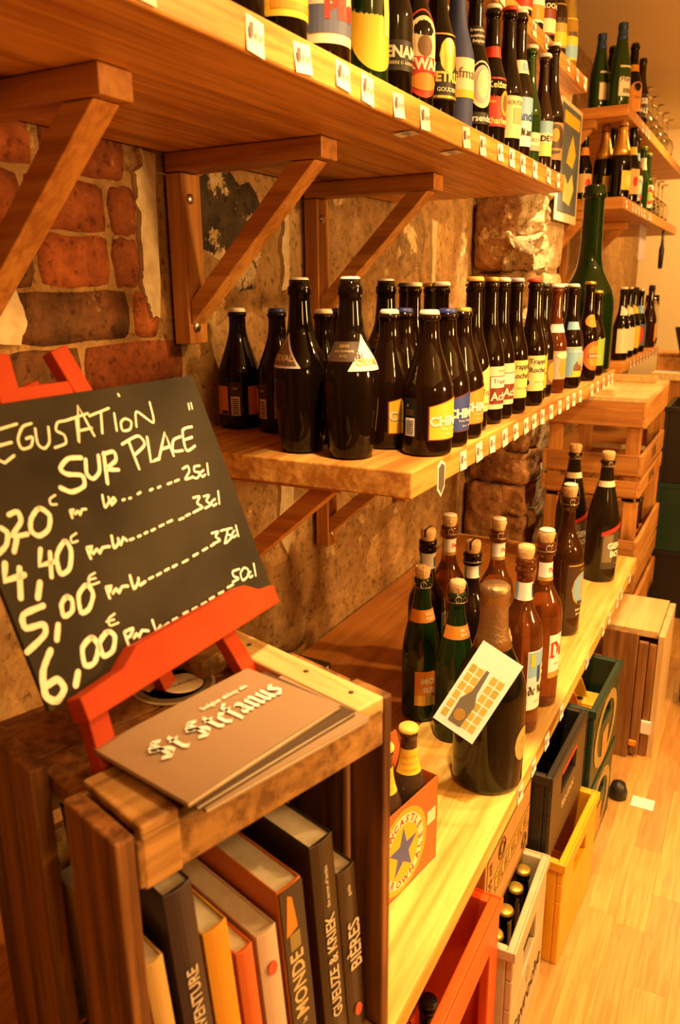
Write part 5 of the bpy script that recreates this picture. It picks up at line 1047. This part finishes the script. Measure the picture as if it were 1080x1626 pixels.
for k, y in enumerate((2.84, 2.93, 3.02)):
    bottle('longneck', .575, y, .0135, 'dark bottle in the bottom slatted crate, %s from the front' % ('first', 'second', 'third')[k], .030, .25, BLACKG, crK, [], 'bottles in the bottom slatted crate')
# upright wooden wine case in front of the stack
wcs = thing('wine_case', 'pale topped wooden wine case standing on end on the floor', 'crate', (.612, 2.300, 0))
DKZ = wood('shaded_upright', (.15, .06, .018), (.30, .14, .045), 'z', k=1.2)  # wood colour darkened because little light reaches these boards
MB().box(0, .100, 0, .016, 0, .415).build('end_board', DKZ, wcs, bevel=.0015)
MB().box(.102, .128, .012, .030, .01, .385).build('edge_batten', DKZ, wcs, bevel=.0015); MB().box(.130, .150, .030, .046, .0, .375).build('edge_batten', DKZ, wcs, bevel=.0015)
MB().box(.004, .150, .048, .330, .390, .412).build('top_board', PALE, wcs, bevel=.0015)
MB().box(.152, .170, .034, .330, .0, .405).build('side_board', wood('pale_upright_ply', (.52, .36, .17), (.66, .48, .25), 'z', knots=False), wcs, bevel=.0015)
MB().box(.004, .150, .318, .330, .0, .388).build('rear_board', CRW_Z, wcs); MB().box(.004, .018, .048, .316, .0, .388).build('side_board', CRW_Z, wcs)
MB().box(.130, .158, .018, .029, .085, .125).build('paper_label', WHITE, wcs); MB().box(.102, .122, .0, .011, .045, .060).build('paper_label', ORG, wcs)
# dark stacks at the right edge
for k, (x, y, z, lx, ly, h, mt, lb) in enumerate(((.74, 3.52, .0, .40, .36, .30, KPL, 'black crate at the bottom of the dark stack behind the wooden crates'), (.74, 3.52, .303, .40, .36, .28, GPL, 'dark green crate in the dark stack behind the wooden crates'), (.74, 3.52, .586, .40, .36, .30, KPL, 'black crate on top of the dark stack behind the wooden crates'), (.99, 2.62, .0, .15, .30, .55, KPL, 'dark narrow crate on the floor at the right edge'))):
    pass
for (z, h, mt, lb) in ((.0, .30, KPL, 'black crate at the bottom of the dark stack behind the wooden crates'), (.302, .30, GPL, 'dark green crate in the dark stack behind the wooden crates'), (.604, .32, KPL, 'black crate on top of the dark stack behind the wooden crates')):
    pcrate(lb, mt, (1.02, 3.52, z), .42, .36, h, 0, t=.014, ribs=False, group='dark stack of crates')
brl = thing('floor_bin', 'dark brown upright bin on the floor at the right edge', 'bin', (.93, 2.78, 0))
MB().lathe([(.0, .0), (.105, 0), (.115, .02), (.120, .30), (.125, .40), (.118, .41), (.112, .40), (.108, .04), (0, .03)], 28).build('body', M('dark_brown_plastic', (.06, .03, .016), .4), brl, True)
MB().lathe([(.124, .33), (.128, .335), (.128, .345), (.124, .35)], 28).build('band', M('dark_band', (.10, .06, .03), .4), brl, True)

# ---------------------------------------------------------------- bar counter in the back
cn = thing('bar_counter', 'wooden bar counter with pale top at the back', 'counter', (.40, 4.60, 0))
MB().box(0, .9, 0, 1.0, .92, .96).build('counter_top', PALE, cn, bevel=.003); MB().box(.02, .85, .04, .95, 0, .919).build('counter_body', BRK_Z, cn)
bb = thing('storage_box', 'low wooden box standing on the bar counter', 'box', (.405, 4.76, .9605)); MB().box(0, .14, 0, .20, 0, .080).build('box_body', CRW, bb, bevel=.003); MB().box(-.003, .143, -.003, .203, .0805, .095).build('box_lid', CRW, bb, bevel=.002)
pp = tag(MB().box(0, .13, 0, .11, 0, .004).build('paper_sheet', WHITE), 'bright white paper sheet lying on the bar counter', 'paper'); pp.location = (.412, 4.612, .9605)
sc_ = thing('screen', 'black tilted screen standing at the right edge of the bar', 'screen', (.620, 4.62, .9605))
fixnormals(MB().prism([(-.062, .0), (-.125, .24), (.20, .26), (.20, .0)], lambda a, b: (a, 0, b), lambda a, b: (a, .03, b)).build('panel', KPL, sc_, bevel=.003)); MB().box(.0, .16, .032, .12, 0, .012).build('foot', KPL, sc_)
pn = tag(MB().box(0, .003, 0, .22, 0, .16).build('paper_notice', LILAC), 'lilac paper notice hanging under the middle bar shelf', 'paper'); pn.location = (.33, 4.22, 1.537)
ho = thing('hanging_opener', 'dark bottle opener hanging under the bar shelf edge', 'tool', (.375, 4.75, 1.50)); MB().lathe([(.0, 0), (.012, .005), (.014, .10), (.008, .13), (.006, .1965), (0, .197)], 12).build('handle', KPL, ho, True)
for k, (x, y, mt) in enumerate(((.50, 3.72, WHITE), (.50, 3.84, BLK), (.50, 3.96, YEL))):
    pass
ws = thing('cable_clip', 'small dark cable plug on the floor by the green crates', 'plug', (.722, 2.085, 0)); MB().lathe([(0, 0), (.024, 0), (.026, .02), (.018, .045), (0, .05)], 14).build('plug_body', KPL, ws, True)
tp = tag(MB().box(0, .06, 0, .05, 0, .0015).build('floor_sticker', WHITE), 'pale tape patch stuck on the floor beside the green crates', 'tape'); tp.location = (.76, 2.06, .0003)
